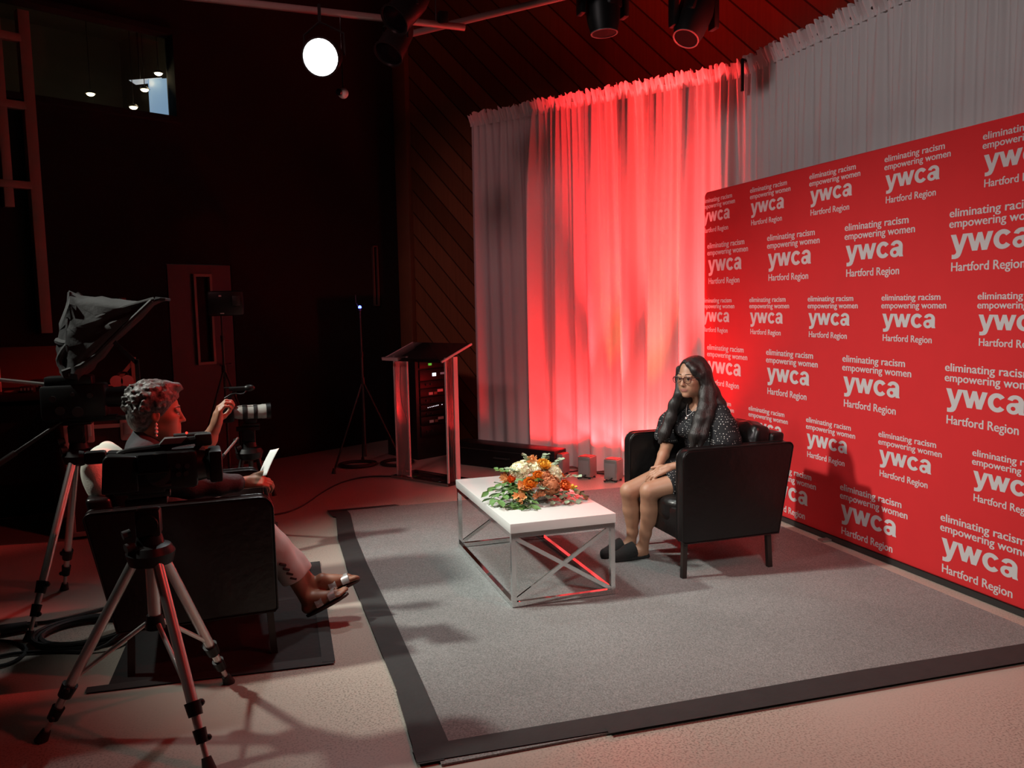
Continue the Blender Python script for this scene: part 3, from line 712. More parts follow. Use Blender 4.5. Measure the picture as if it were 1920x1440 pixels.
uplight(drape_pt(1.14, -.20, 0), 'grey uplight box half hidden by the end of the black case')
uplight(drape_pt(1.42, -.20, 0), 'grey uplight box standing midway between two others at the curtain foot')
uplight(drape_pt(1.68, -.20, 0), 'grey uplight box nearest the guest armchair')
cb = MB(); cb.tube([(2.66, 6.93, .008), (2.72, 6.90, .008), (2.78, 6.86, .02), (2.84, 6.80, .008), (2.92, 6.73, .008), (2.97, 6.66, .008), (3.02, 6.58, .008)], .006, smooth=2)
tag(cb.build('power_cable', RUBBER), 'thin black power cable linking the grey uplights along the curtain', 'cable')

# ------------------------------------------------------------------ coffee table and flowers
t = thing('coffee_table', 'white-topped coffee table on chrome frame with crossed end bars', 'table', (1.483, 4.44, 0.012))
TX, TY = .565, 1.13
m_ = MB(); m_.box((0, 0, .405), (TX+.01, TY+.01, .05), bev=.003); m_.build('table_top', WHITE_LACQUER, t)
q = .024
for sx in (-1, 1):
    for sy in (-1, 1):
        m_ = MB(); m_.bar((sx*(TX/2-q/2), sy*(TY/2-q/2), .0), (sx*(TX/2-q/2), sy*(TY/2-q/2), .38), q, up=(0, 1, 0)); m_.build('leg', CHROME, t, 20)
for z, nm in ((.367, 'top_rail'), (.013, 'bottom_rail')):
    for sx in (-1, 1):
        m_ = MB(); m_.bar((sx*(TX/2-q/2), -TY/2+q, z), (sx*(TX/2-q/2), TY/2-q, z), q); m_.build(nm, CHROME, t, 20)
    for sy in (-1, 1):
        m_ = MB(); m_.bar((-TX/2+q, sy*(TY/2-q/2), z), (TX/2-q, sy*(TY/2-q/2), z), q); m_.build(nm, CHROME, t, 20)
for sy in (-1, 1):
    for sx in (-1, 1):
        m_ = MB(); m_.bar((-sx*(TX/2-q), sy*(TY/2-q/2)+sx*.004, .03), (sx*(TX/2-q), sy*(TY/2-q/2)+sx*.004, .352), .02, .012, up=(0, 1, 0)); m_.build('cross_bar', CHROME, t, 20)

t = thing('flower_arrangement', 'low bowl of orange and cream flowers with green leaves on the white table', 'flowers', (1.475, 4.33, .4435)); t.scale = (.97, .95, .80)
CER = mat('white_ribbed_ceramic', (.72, .70, .66), .35, var=.04)
m_ = MB(); prof = [(.055, 0), (.085, .012), (.105, .045), (.10, .075), (.085, .09), (.078, .085)]
for r, z in [(0, 0)]: pass
V = []; F = []; n = 48
for (r, z) in prof:
    for i in range(n):
        a = 2*PI*i/n; rr = r*(1+.035*math.cos(12*a)); V.append((rr*math.cos(a)*1.25, rr*math.sin(a), z))
for j in range(len(prof)-1):
    for i in range(n): F.append((j*n+i, j*n+(i+1) % n, (j+1)*n+(i+1) % n, (j+1)*n+i))
F.append(tuple(range(n-1, -1, -1))); F.append(tuple((len(prof)-1)*n+i for i in range(n)))
m_.add(V, F); m_.build('bowl', CER, t)
fr_ = random.Random(5)
def petal_col(nm, c, v=.25): return mat(nm, c, .6, var=v, vscale=40)
ORANGE = petal_col('orange_petal', (.92, .30, .03)); ORANGE2 = petal_col('deep_orange_petal', (.88, .16, .025)); PEACH = petal_col('peach_petal', (.88, .40, .16)); AMBER = petal_col('amber_petal', (.95, .46, .05))
CREAM = petal_col('cream_petal', (.85, .82, .60), .15); RUST = petal_col('rust_petal', (.52, .19, .08)); LEAF1 = petal_col('green_leaf', (.11, .23, .06)); LEAF2 = petal_col('eucalyptus_leaf', (.28, .36, .24), .2)
LEAF3 = petal_col('bronze_leaf', (.26, .13, .06)); STEM = petal_col('green_stem', (.10, .16, .05))
def frame_from(d):
    return Vector(d).to_track_quat('Z', 'Y').to_matrix().to_4x4()
def petal(mb_, M, ln, wd, cup, tilt, az):
    """one curved petal leaving the centre"""
    P = Matrix.Rotation(az, 4, 'Z') @ Matrix.Rotation(-tilt, 4, 'Y'); vs = []; n1, n2 = 4, 4
    for i in range(n1+1):
        u = i/n1
        for j in range(n2+1):
            w = (j/n2-.5)*2; ww = wd*math.sin(PI*min(1, .18+.72*u))*.5
            vs.append(P @ Vector((ln*u, w*ww, cup*(u*u) + cup*.7*w*w*u)))
    mb_.add(vs, [(i*(n2+1)+j, i*(n2+1)+j+1, (i+1)*(n2+1)+j+1, (i+1)*(n2+1)+j) for i in range(n1) for j in range(n2)], M)
def ranunculus(name, c, d, r, m):
    mb_ = MB(); M = Matrix.Translation(c) @ frame_from(d)
    for ring, (k, tl, ln) in enumerate(((5, 82, .55), (7, 68, .72), (8, 52, .88), (9, 34, 1.0), (9, 14, 1.05))):
        for i in range(k): petal(mb_, M, r*ln, r*.95, r*.35, R(tl), 2*PI*i/k + ring*.5)
    mb_.ball(M @ Vector((0, 0, r*.25)), r*.34, 10); mb_.build(name, m, t, 60)
def lily(name, c, d, r, m):
    mb_ = MB(); M = Matrix.Translation(c) @ frame_from(d)
    for h in range(3):
        Mh = M @ Matrix.Translation((fr_.uniform(-.5, .5)*r, fr_.uniform(-.5, .5)*r, 0)) @ Matrix.Rotation(fr_.uniform(-.7, .7), 4, 'X') @ Matrix.Rotation(fr_.uniform(-.7, .7), 4, 'Y')
        for i in range(6): petal(mb_, Mh, r*.95, r*.5, r*.12, R(48 if i % 2 else 36), 2*PI*i/6)
    mb_.build(name, m, t, 60)
def cluster(name, c, d, r, m, k, fs):
    mb_ = MB(); M = Matrix.Translation(c) @ frame_from(d)
    for i in range(k):
        z = fr_.uniform(-.15, 1); a = fr_.uniform(0, 2*PI); q_ = math.sqrt(max(0, 1-z*z)); p = Vector((q_*math.cos(a), q_*math.sin(a), z*.8))*r
        Mi = M @ Matrix.Translation(p) @ frame_from(p)
        for j in range(4): petal(mb_, Mi, fs, fs*1.0, fs*.15, R(18), 2*PI*j/4)
    mb_.ball(M @ Vector((0, 0, .1*r)), r*.86, 12); mb_.build(name, m, t, 60)
def tulip(name, c, d, r, m):
    mb_ = MB(); M = Matrix.Translation(c) @ frame_from(d)
    for i in range(6): petal(mb_, M, r*1.7, r*1.1, -r*.35, R(66), 2*PI*i/6)
    mb_.build(name, m, t, 60)
# camera sees the -y side; x to the right
ranunculus('ranunculus', (-.055, -.13, .145), (-.35, -.85, .45), .047, ORANGE)
ranunculus('ranunculus', (.045, -.04, .235), (.15, -.7, .75), .048, AMBER)
ranunculus('ranunculus', (.125, -.15, .115), (.35, -.85, .35), .044, ORANGE2)
ranunculus('ranunculus', (-.005, -.10, .185), (-.15, -.85, .5), .036, ORANGE)
ranunculus('ranunculus', (-.13, -.05, .165), (-.75, -.5, .4), .034, ORANGE2)
ranunculus('ranunculus', (.135, .05, .19), (.6, -.2, .75), .04, PEACH)
lily('alstroemeria', (-.015, -.0, .255), (-.05, -.4, .9), .052, PEACH)
lily('alstroemeria', (-.15, -.02, .175), (-.8, -.3, .55), .050, PEACH)
lily('alstroemeria', (-.10, -.12, .12), (-.5, -.8, .3), .046, PEACH)
lily('alstroemeria', (.10, .10, .20), (.4, .5, .7), .05, ORANGE)
lily('alstroemeria', (-.125, -.17, .07), (-.5, -.85, .1), .04, PEACH)
lily('alstroemeria', (-.03, -.185, .06), (-.1, -.95, .1), .036, RUST)
lily('alstroemeria', (.06, -.13, .15), (.3, -.7, .5), .034, PEACH)
cluster('hydrangea', (-.085, -.03, .215), (-.5, -.4, .8), .056, CREAM, 70, .018)
cluster('hydrangea', (.02, -.02, .215), (0, -.5, .85), .052, CREAM, 55, .018)
cluster('hydrangea', (.11, -.03, .175), (.6, -.4, .65), .055, CREAM, 70, .018)
cluster('hydrangea', (-.02, .09, .20), (-.1, .6, .8), .056, CREAM, 50, .018)
cluster('chrysanthemum', (.055, -.14, .125), (.1, -.9, .45), .058, RUST, 110, .014)
cluster('chrysanthemum', (.03, -.09, .17), (.1, -.8, .6), .046, RUST, 70, .014)
tulip('tulip', (.185, -.14, .085), (.35, -.1, .9), .022, AMBER)
tulip('tulip', (-.115, .03, .19), (-.5, .1, .85), .024, ORANGE)
tulip('tulip', (.16, -.02, .14), (.8, -.2, .5), .022, ORANGE2)
def leaf(mb_, M, ln, wd, bend=.15):
    vs = []; n1 = 5
    for i in range(n1+1):
        u = i/n1; ww = wd*math.sin(PI*(.06+.94*u))*.5
        for j in (-1, 0, 1): vs.append((ln*u, j*ww, -bend*ln*u*u + .18*wd*abs(j)))
    mb_.add(vs, [(i*3+j, i*3+j+1, (i+1)*3+j+1, (i+1)*3+j) for i in range(n1) for j in range(2)], M)
def sprig(name, p0, d, ln, k, lw, m, droop=.5, rnd=False):
    mb_ = MB(); p0 = Vector(p0); d = Vector(d).normalized(); pts = []
    for i in range(k+1):
        u = i/k; p = p0 + d*ln*u; p.z -= droop*ln*u*u*.6; p.z = max(p.z, .012); pts.append(p)
    mb_.tube(pts, .0022, 6)
    for i in range(1, k+1):
        for s in (-1, 1):
            dr_ = (pts[i]-pts[i-1]).normalized(); side = dr_.cross(Vector((0, 0, 1))).normalized()
            dd = (dr_*.6 + side*s*.9 + Vector((0, 0, fr_.uniform(-.15, .35)))).normalized()
            M = Matrix.Translation(pts[i]) @ dd.to_track_quat('X', 'Z').to_matrix().to_4x4() @ Matrix.Rotation(fr_.uniform(-.6, .6), 4, 'X')
            q_ = fr_.uniform(1.1, 1.6); leaf(mb_, M, lw*(.9 if rnd else 1.5)*q_, lw*(.85 if rnd else .62)*q_)
    mb_.build(name, [m], t, 60)
for az, ln, m, lw, rnd, dz in [(-170, .20, LEAF1, .042, False, .10), (-155, .20, LEAF1, .045, False, .10), (-140, .17, LEAF1, .045, False, .08), (-120, .17, LEAF2, .034, True, .07), 
        (-75, .15, LEAF2, .032, True, .07), (-58, .19, LEAF2, .032, True, .08), (-42, .22, LEAF2, .030, True, .08), (-25, .24, LEAF3, .030, True, .09), (-10, .22, LEAF1, .034, False, .09), (15, .2, LEAF2, .03, True, .1), (45, .2, LEAF1, .034, False, .1),
        (90, .2, LEAF1, .04, False, .1), (135, .2, LEAF2, .03, True, .1), (165, .2, LEAF1, .04, False, .12), (-128, .19, LEAF1, .038, False, .05), (-50, .17, LEAF3, .026, True, .05), (-112, .2, LEAF1, .03, False, .05)]:
    sprig('leaf_sprig', (.05*math.cos(R(az))*1.3, .06*math.sin(R(az)), dz), (math.cos(R(az)), math.sin(R(az)), .25), ln, 5, lw, m, .9, rnd)
for p, d, ln, m in [((-.09, -.06, .2), (-.6, -.2, .5), .10, LEAF2), ((-.12, -.02, .19), (-.8, .1, .5), .11, LEAF1), ((.12, -.0, .2), (.5, .1, .7), .09, LEAF2), ((-.02, .0, .25), (-.3, .1, .8), .07, LEAF2), ((.07, -.0, .25), (.2, .1, .8), .06, LEAF2), ((.0, -.13, .12), (.0, -.8, .2), .06, LEAF2), ((-.04, -.1, .16), (.2, -.8, .3), .06, LEAF1), ((.15, -.08, .15), (.8, -.3, .3), .1, LEAF2)]:
    sprig('leaf_sprig', p, d, ln, 3, .028, m, .3, True)

# ------------------------------------------------------------------ acrylic lectern and equipment rack
LR = math.atan2(-.835, .55)
t = thing('acrylic_lectern', 'clear acrylic lectern with sloping top standing before the equipment rack', 'lectern', (1.385, 7.055, 0), LR)
# local x along the front edge to the right, local y away from the camera
m_ = MB(); m_.box((-.01, .12, .012), (.70, .30, .02), bev=.003); m_.build('base_slab', ACRYLIC, t)
m_ = MB(); m_.box((-.01, -.031, .012), (.70, .004, .022)); m_.build('base_edge', mat('dark_acrylic_edge', (.16, .11, .10), .25), t)
FROST = mat('red_reflection_acrylic', (.42, .32, .30), .3, var=.05, alpha=.38)  # the curtain's red reflection is put into this panel colour
for x0, x1 in ((-.325, -.275), (-.262, -.165)):
    m_ = MB(); m_.box(((x0+x1)/2, .02, .555), (x1-x0, .012, 1.06)); m_.build('front_panel', FROST, t)
m_ = MB(); m_.box((-.325, .09, .555), (.012, .14, 1.06)); m_.build('side_panel', ACRYLIC, t)
m_ = MB(); m_.box((.305, .075, .555), (.012, .13, 1.06)); m_.build('side_panel', ACRYLIC, t)
for x, y, w, d_ in ((-.328, .02, .012, .016), (-.163, .02, .010, .016), (.305, .012, .016, .012), (.312, .125, .012, .05)):
    m_ = MB(); m_.box((x, y, .555), (w, d_, 1.07)); m_.build('panel_edge', ACRYLIC_EDGE, t)
tp = Matrix.Rotation(R(19), 4, 'X')
m_ = MB(); m_.box((-.02, .12, 1.125), (.72, .40, .012), tp); m_.build('sloping_top', ACRYLIC, t)
for x in (-.38, .34):
    m_ = MB(); m_.box((x, .12, 1.125), (.014, .40, .016), tp); m_.build('top_edge', ACRYLIC_EDGE, t)
m_ = MB(); m_.box((-.02, -.075, 1.07), (.72, .012, .03), tp); m_.build('paper_ledge', ACRYLIC, t)
m_ = MB(); m_.box((-.27, -.077, 1.07), (.20, .014, .026), tp); m_.build('ledge_end', ACRYLIC_EDGE, t)
m_ = MB(); m_.tube([(-.29, .06, 1.0), (-.30, .05, .7), (-.20, .05, .5), (-.24, .05, .25), (-.28, .05, .06)], .004, smooth=2); m_.build('microphone_cable', RUBBER, t)
m_ = MB(); m_.cone((-.28, .05, .03), (-.28, .05, .07), .018); m_.build('cable_clip', RUBBER, t)

t = thing('equipment_rack', 'black rack of audio gear with small lit displays behind the acrylic lectern', 'rack', (1.80, 8.15, 0), wall_rot - .05)
m_ = MB(); m_.box((0, .28, .51), (.54, .50, 1.02), bev=.006); m_.build('rack_cabinet', BLACK_METAL, t)
RW = .46
units = [(.945, .07, 'g'), (.84, .11, 'w'), (.745, .07, ''), (.665, .08, 'l'), (.585, .07, ''), (.515, .06, 'd'), (.455, .05, ''), (.385, .08, 'l'), (.28, .11, '')]
for z, h, k in units:
    m_ = MB(); m_.box((0, .025, z), (RW, .03, h), bev=.004); u_o = m_.build('rack_unit', BLACK_PLASTIC, t)
    if k == 'g':
        m_ = MB(); m_.box((-.10, .008, z), (.04, .004, .022)); m_.build('display', mat('green_display', (.05, .2, .03), .3, emit=(.2, .9, .08), estr=.45), u_o)
    if k == 'w':
        m_ = MB(); m_.box((-.05, .008, z), (.045, .004, .032)); m_.build('display', mat('white_display', (.5, .55, .6), .3, emit=(.75, .9, 1), estr=1.6), u_o)
        m_ = MB(); m_.box((.06, .008, z+.005), (.06, .004, .02)); m_.build('display', mat('dim_display', (.2, .2, .22), .3, emit=(.4, .45, .55), estr=.10), u_o)
    if k == 'd':
        for i, x in enumerate((-.14, -.115, -.09, -.07, -.05, -.03, -.01, .04, .09)):
            m_ = MB(); m_.box((x, .008, z+.002*i), (.007, .004, .007)); m_.build('indicator', mat('white_indicator', (.5, .5, .5), .3, emit=(.9, .9, 1), estr=1.2), u_o)
    if k == 'l':
        for x, w, c in ((-.10, .05, WHITE_PAINT), (.02, .07, WHITE_PAINT), (-.04, .04, PALE_WOOD)):
            m_ = MB(); m_.box((x, .008, z-.012 if x < 0 else z+.01), (w, .004, .026)); m_.build('label_strip', c, u_o)
    if k == '':
        for x in (-.16, -.1, .1, .17):
            m_ = MB(); m_.cone((x, .010, z), (x, -.008, z), .010); m_.build('knob', DARK_GREY, u_o)
# stack of flat cable loops behind the lectern
def coil(name, c, r, n, tr, label, m=RUBBER, seed=1, squash=1.0, grp=None):
    g_ = random.Random(seed); pts = []
    for i in range(n*24+1):
        a = 2*PI*i/24; k = 1+.10*math.sin(a*.37+seed)+.05*math.sin(a*2+seed)
        pts.append((c[0]+r*k*math.cos(a)*(1+.04*math.sin(i*.05)), c[1]+r*k*squash*math.sin(a), c[2]+tr+.5*tr*(1+math.sin(a*.5+seed))+tr*1.5*(i/(n*24))))
    mb_ = MB(); mb_.tube(pts, tr, 7); return tag(mb_.build(name, m), label, 'cable', grp)
coil('cable_coil', (.95, 8.02, 0), .16, 4, .008, 'coil of black cable on the floor at the light stand foot', seed=2)
coil('cable_coil', (1.32, 7.95, 0), .15, 4, .008, 'coil of black cable on the floor behind the acrylic lectern', seed=5)
cb = MB(); cb.tube([(1.18, 7.35, .007), (.95, 7.45, .007), (.72, 7.3, .007), (.52, 6.95, .007), (.36, 6.55, .007), (.22, 6.35, .007), (.05, 6.3, .007)], .006, smooth=2)
tag(cb.build('floor_cable', RUBBER), 'thin black cable curving over the floor from lectern to interviewer', 'cable')
# ------------------------------------------------------------------ armchairs
def armchair(name, label, loc, rz):
    t = thing(name, label, 'armchair', loc, rz, 'black leather tub armchairs')
    def side_outline():
        o = [(-.305, .20), (.295, .20), (.307, .212)]
        for i in range(7):
            a = R(90*i/6); o.append((.307-.055+.055*math.cos(a), .66+.055*math.sin(a)))
        for i in range(5):
            a = R(90+80*i/4); o.append((-.365+.03*math.cos(a), .685+.03*math.sin(a)))
        return o
    for sy in (-1, 1):
        m_ = MB(); m_.prism(side_outline(), (0, sy*.365, 0), (1, 0, 0), (0, 0, 1), (0, -sy, 0), .075, bev=.012, seg=3)
        arm = m_.build('arm_panel', BLACK_LEATHER, t, 40)
        for yy in (sy*.362, sy*.293):
            m_ = MB(); m_.tube([(x, yy, z) for x, z in [(p[0]*.994, p[1]*.998+.001) for p in side_outline()]], .0045, 6, closed=True); m_.build('piping', BLACK_LEATHER, arm)
    m_ = MB(); m_.box((.27, 0, .285), (.05, .585, .17), bev=.015); m_.build('front_rail', BLACK_LEATHER, t)
    m_ = MB(); m_.box((-.02, 0, .225), (.56, .58, .05), bev=.01); m_.build('seat_base', BLACK_LEATHER, t)
    bk = MB(); bk.prism([(-.305, .2), (-.225, .2), (-.30, .76), (-.395, .76)], (0, -.29, 0), (1, 0, 0), (0, 0, 1), (0, 1, 0), .58, bev=.02); bk.build('backrest', BLACK_LEATHER, t, 40)
    def cushion(name, c, half, rot, seed, puff=.25):
        g_ = random.Random(seed); b = bmesh.new(); bmesh.ops.create_cube(b, size=2); bmesh.ops.subdivide_edges(b, edges=b.edges[:], cuts=9, use_grid_fill=True)
        ph = [g_.uniform(0, 6) for _ in range(6)]
        for v in b.verts:
            x, y, z = v.co; k = 1
            e = lambda a, q: math.copysign(abs(a)**.9, a)
            rx = (1-puff*.5*(y**4)*.35); px, py, pz = x, y, z
            # round the box towards a cushion
            r_ = (abs(x)**5+abs(y)**5+abs(z)**5)**.2; px, py, pz = x/r_, y/r_, z/r_
            th = 1 - puff*max(abs(y)**3, abs(z)**3)*.5
            w = .035*math.sin(7*py+ph[0]+2*pz)*(1-abs(pz)*.3) + .03*math.sin(11*pz+3*py+ph[1]) + .02*math.sin(17*py-9*pz+ph[2])
            v.co = Vector((px*half[0]*(th+w), py*half[1]*(1+.012*math.sin(9*pz+ph[3])), pz*half[2]*(1+.03*math.sin(8*py+ph[4]))))
        m2 = MB(); m2.bm(b, Matrix.Translation(c) @ rot); return m2.build(name, BLACK_LEATHER, t, 80)
    cushion('seat_cushion', (.0, 0, .345), (.085, .288, .305), Matrix.Rotation(R(90), 4, 'Y'), 3, .12)
    cushion('back_cushion', (-.225, .13, .615), (.085, .155, .20), Matrix.Rotation(R(-12), 4, 'Y'), 4, .4)
    cushion('back_cushion', (-.225, -.145, .62), (.085, .145, .195), Matrix.Rotation(R(-11), 4, 'Y'), 9, .4)
    for sx, sy in ((1, 1), (1, -1), (-1, 1), (-1, -1)):
        m_ = MB(); m_.bar((sx*.275 if sx > 0 else -.255, sy*.325, .205), (sx*.285 if sx > 0 else -.265, sy*.330, .0), .027, up=(0, 1, 0)); m_.build('leg', WOOD_LEG, t, 20)
    return t
WOOD_LEG = mat('black_wood_leg', (.018, .012, .010), .4, var=.3)
armchair('leather_armchair', 'black leather armchair holding the guest in the polka dot dress', (2.505, 4.305, .0095), PI)
armchair('leather_armchair', 'black leather armchair holding the interviewer, on the black floor mat', (-.277, 4.06, .0062), R(3)).scale = (1.06, 1.0, 1.0)

# ------------------------------------------------------------------ faces and hands
def head_axes(yaw, pitch=0.0, roll=0.0):
    """columns: forward, left, up"""
    m = Matrix.Rotation(yaw, 3, 'Z') @ Matrix.Rotation(-pitch, 3, 'Y') @ Matrix.Rotation(roll, 3, 'X')
    return m
def add_head(F, c, A, s=1.0):
    c = Vector(c); P = lambda x, y, z: tuple(c + A @ (Vector((x, y, z))*s)); M = [list(r) for r in A]
    E = lambda p, r, k, sub=False: F.ell(P(*p), [q*s for q in r], k*s, M, sub)
    E((-.012, 0, .032), (.094, .074, .086), .01)          # skull
    E((.028, 0, -.030), (.058, .058, .080), .03)          # face
    E((.010, 0, -.062), (.060, .052, .045), .03)          # jaw
    E((.066, 0, -.098), (.020, .024, .017), .022)         # chin
    for q in (-1, 1):
        E((.052, q*.040, -.022), (.026, .022, .022), .025)   # cheekbones
        E((.052, q*.028, -.060), (.026, .022, .026), .02)
        E((.096, q*.031, .004), (.014, .018, .0125), .014, True)   # eye sockets
        E((.0785, q*.031, .0095), (.0128, .0170, .0078), .004)    # upper lids
        E((.0780, q*.031, -.0085), (.0115, .0155, .0045), .004)   # lower lids
        F.cone(P(.083, q*.012, .022), P(.074, q*.048, .020), .008*s, .006*s, .012*s)   # brow ridge
        E((.091, q*.011, -.036), (.010, .007, .0065), .005)      # nostrils
        E((-.008, q*.076, -.004), (.019, .008, .030), .005); E((-.004, q*.083, -.002), (.010, .004, .018), .004, True)   # ears
    F.cone(P(.082, 0, .012), P(.102, 0, -.028), .0085*s, .0095*s, .010*s)   # nose bridge
    E((.105, 0, -.034), (.0105, .0105, .009), .006)
    E((.080, 0, -.056), (.013, .024, .014), .014)          # mouth mound
    E((.0865, 0, -.0615), (.0070, .0250, .0040), .004); E((.0850, 0, -.0712), (.0070, .0205, .0048), .004)
    E((.0935, 0, -.0665), (.006, .025, .0010), .002, True)
    return P
def face_paint(P, A, s, c):
    c = np.array(c); Ai = np.array(A).T
    def lips(C):
        q = (C-c) @ Ai.T/s
        up = ((q[:, 1]/.0255)**2 + ((q[:, 2]+.0625)/.0055)**2 < 1); dn = ((q[:, 1]/.0215)**2 + ((q[:, 2]+.0710)/.0065)**2 < 1)
        return (up | dn) & (q[:, 0] > .07)
    return lips
def add_face_parts(root, off, P, A, s, brow=True):
    off = Vector(off)
    for q in (-1, 1):
        e = MB(); e.mi = 0; M = Matrix(A).to_4x4()
        e.ball(Vector(P(.0765, q*.031, .0)), .0112*s, 14) if False else e.ball(Vector(P(.0765, q*.031, .0))-off, .0112*s, 14)
        e.mi = 1; e.ball(Vector(P(.0850, q*.0315+.0008, -.0012))-off, (.0034*s, .0078*s, .0074*s), 12, M)
        e.build('eye', [EYE_WHITE, IRIS], root)
        if brow:
            b = MB(); b.tube([Vector(P(.0895, q*.014, .0255))-off, Vector(P(.0885, q*.026, .0295))-off, Vector(P(.0805, q*.040, .030))-off, Vector(P(.070, q*.050, .0255))-off], [.0026*s, .0014*s], 7, smooth=1); b.build('eyebrow', BROW, root)
def add_hand(F, wrist, d, nrm, side, curl, spread=.0, s=1.0, thumb=(.5, .75, -.25), kb=.010, curls=None, tbend=.4):
    """wrist point, d: towards the fingers, nrm: out of the back of the hand, side: +1 thumb on the (d x nrm) side"""
    w = Vector(wrist); d = Vector(d).normalized(); nrm = Vector(nrm); nrm = (nrm - d*nrm.dot(d)).normalized(); x = d.cross(nrm).normalized()*side
    L = lambda a, b, c_: w + d*(a*s) + x*(b*s) + nrm*(c_*s)
    F.chain([L(-.02, 0, 0), L(.02, .004, 0), L(.055, .006, .002)], [.023*s, .026*s, .024*s], kb)
    for b, e in ((.026, .086), (.008, .090), (-.010, .086), (-.026, .078)):       # metacarpals
        F.cone(L(.015, b*.6, 0), L(e, b, .003), .0155*s, .0115*s, kb)
    fl = ((.026, .086, (.040, .024, .020), .0092), (.008, .090, (.044, .028, .021), .0095), (-.010, .086, (.040, .026, .020), .0090), (-.026, .078, (.032, .019, .018), .0080))
    for i, (b, e, ls, r) in enumerate(fl):
        cu = (curls[i] if curls else curl); p = L(e, b, .003); ang = cu*.55; dv = (d + x*(b*spread*8)).normalized(); pts = [p]
        for j, l in enumerate(ls):
            q = dv*math.cos(ang) - nrm*math.sin(ang); p = p + q*(l*s); pts.append(p); ang += cu*(1.0, .8)[min(j, 1)]
        F.chain(pts, [r*s, r*.95*s, r*.88*s, r*.74*s], .0025)
    tv = (d*thumb[0] + x*thumb[1] + nrm*thumb[2]).normalized(); p = L(.018, .020, -.004); pts = [p]; p = p+tv*(.042*s); pts.append(p)
    for l in (.032, .026):
        tv = (tv*(1-tbend) + d*tbend).normalized(); p = p+tv*(l*s); pts.append(p)
    F.chain(pts, [.0145*s, .0115*s, .0102*s, .0085*s], .006)

# ------------------------------------------------------------------ the guest: woman in a polka dot dress
WO = (2.5, 4.30, 0)
guest = thing('person', 'person with long dark hair in black polka dot dress, seated with hands on knees', 'person', WO)
F = Field((1.92, 3.99, .0), (2.78, 4.66, 1.24), .0040)
hc = (2.462, 4.300, 1.081); HA = head_axes(R(180+24), R(-2), 0); hs = .97
torso = [((2.56, 4.30, .535), .115), ((2.565, 4.305, .66), .098), ((2.55, 4.305, .80), .108)]
F.ell((2.555, 4.30, .54), (.12, .165, .105), .03)
F.ell((2.56, 4.305, .66), (.088, .125, .12), .04, [list(r) for r in head_axes(R(200))])
TA = [list(r) for r in head_axes(R(180+14))]
F.ell((2.545, 4.305, .79), (.092, .145, .125), .05, TA)
F.cone((2.555, 4.175, .872), (2.480, 4.435, .876), .048, .048, .05)      # shoulders
F.cone((2.535, 4.305, .90), (2.50, 4.305, 1.0), .047, .043, .03)        # neck
PH = add_head(F, hc, HA, hs)
# thighs, shanks
F.chain([(2.50, 4.215, .505), (2.35, 4.22, .480), (2.165, 4.265, .442)], [.088, .073, .052], .03)
F.chain([(2.50, 4.39, .505), (2.33, 4.41, .478), (2.115, 4.430, .412)], [.088, .073, .052], .03)
F.chain([(2.160, 4.268, .436), (2.178, 4.298, .33), (2.176, 4.345, .17), (2.178, 4.375, .085)], [.050, .049, .033, .029], .02)
F.ell((2.20, 4.31, .31), (.045, .043, .09), .03)
F.chain([(2.112, 4.432, .405), (2.135, 4.455, .29), (2.155, 4.475, .15), (2.150, 4.480, .085)], [.049, .046, .032, .028], .02)
F.ell((2.155, 4.46, .28), (.042, .040, .09), .03)
# feet
for (hx, hy), (tx, ty) in (((2.188, 4.385), (2.005, 4.375)), ((2.150, 4.485), (1.975, 4.46))):
    F.chain([(hx, hy, .043), ((hx*.5+tx*.5), (hy+ty)/2, .045), (tx, ty, .034)], [.028, .031, .022], .025)
    F.cone((hx-.01, hy, .085), (hx-.04, hy, .05), .028, .03, .02)
# arms and clasped hands
F.chain([(2.560, 4.150, .865), (2.535, 4.110, .75), (2.525, 4.095, .655)], [.045, .040, .034], .025)
F.chain([(2.525, 4.095, .652), (2.42, 4.165, .612), (2.305, 4.240, .574)], [.035, .031, .0235], .012)
F.chain([(2.462, 4.455, .865), (2.40, 4.50, .75), (2.388, 4.475, .665)], [.044, .039, .035], .025)
F.chain([(2.388, 4.475, .66), (2.335, 4.42, .61), (2.268, 4.365, .553)], [.036, .033, .0235], .015)
add_hand(F, (2.262, 4.360, .545), (-.72, -.50, -.48), (-.45, -.05, .89), -1, .42, s=.92, kb=.006)
add_hand(F, (2.292, 4.248, .572), (-.80, .36, -.37), (-.42, -.32, .85), 1, .34, s=.96, thumb=(.8, .5, .1), kb=.006, spread=.25)
guest_body = F.build('body', [SKIN, LIPS], guest, WO, [(1, face_paint(PH, HA, hs, hc))])
add_face_parts(guest, WO, PH, HA, hs)

# dress: bodice, flared sleeves, skirt over the lap
F = Field((2.14, 3.98, .42), (2.80, 4.68, .99), .0045)
F.ell((2.555, 4.30, .54), (.135, .185, .115), .03)
F.ell((2.56, 4.305, .66), (.105, .142, .13), .05, TA); F.ell((2.545, 4.305, .79), (.107, .160, .135), .05, TA)
F.cone((2.557, 4.172, .880), (2.478, 4.440, .884), .056, .056, .05)
F.ell((2.46, 4.26, .775), (.05, .055, .05), .04); F.ell((2.43, 4.35, .775), (.05, .055, .05), .04)
F.chain([(2.562, 4.152, .872), (2.553, 4.105, .80), (2.552, 4.085, .735)], [.056, .074, .090], .02)
F.chain([(2.462, 4.455, .872), (2.415, 4.490, .79), (2.398, 4.490, .715)], [.054, .066, .078], .02)
F.chain([(2.50, 4.215, .508), (2.37, 4.222, .490), (2.295, 4.232, .476)], [.102, .088, .080], .03)
F.chain([(2.50, 4.39, .508), (2.37, 4.405, .488), (2.295, 4.412, .470)], [.102, .088, .080], .03)
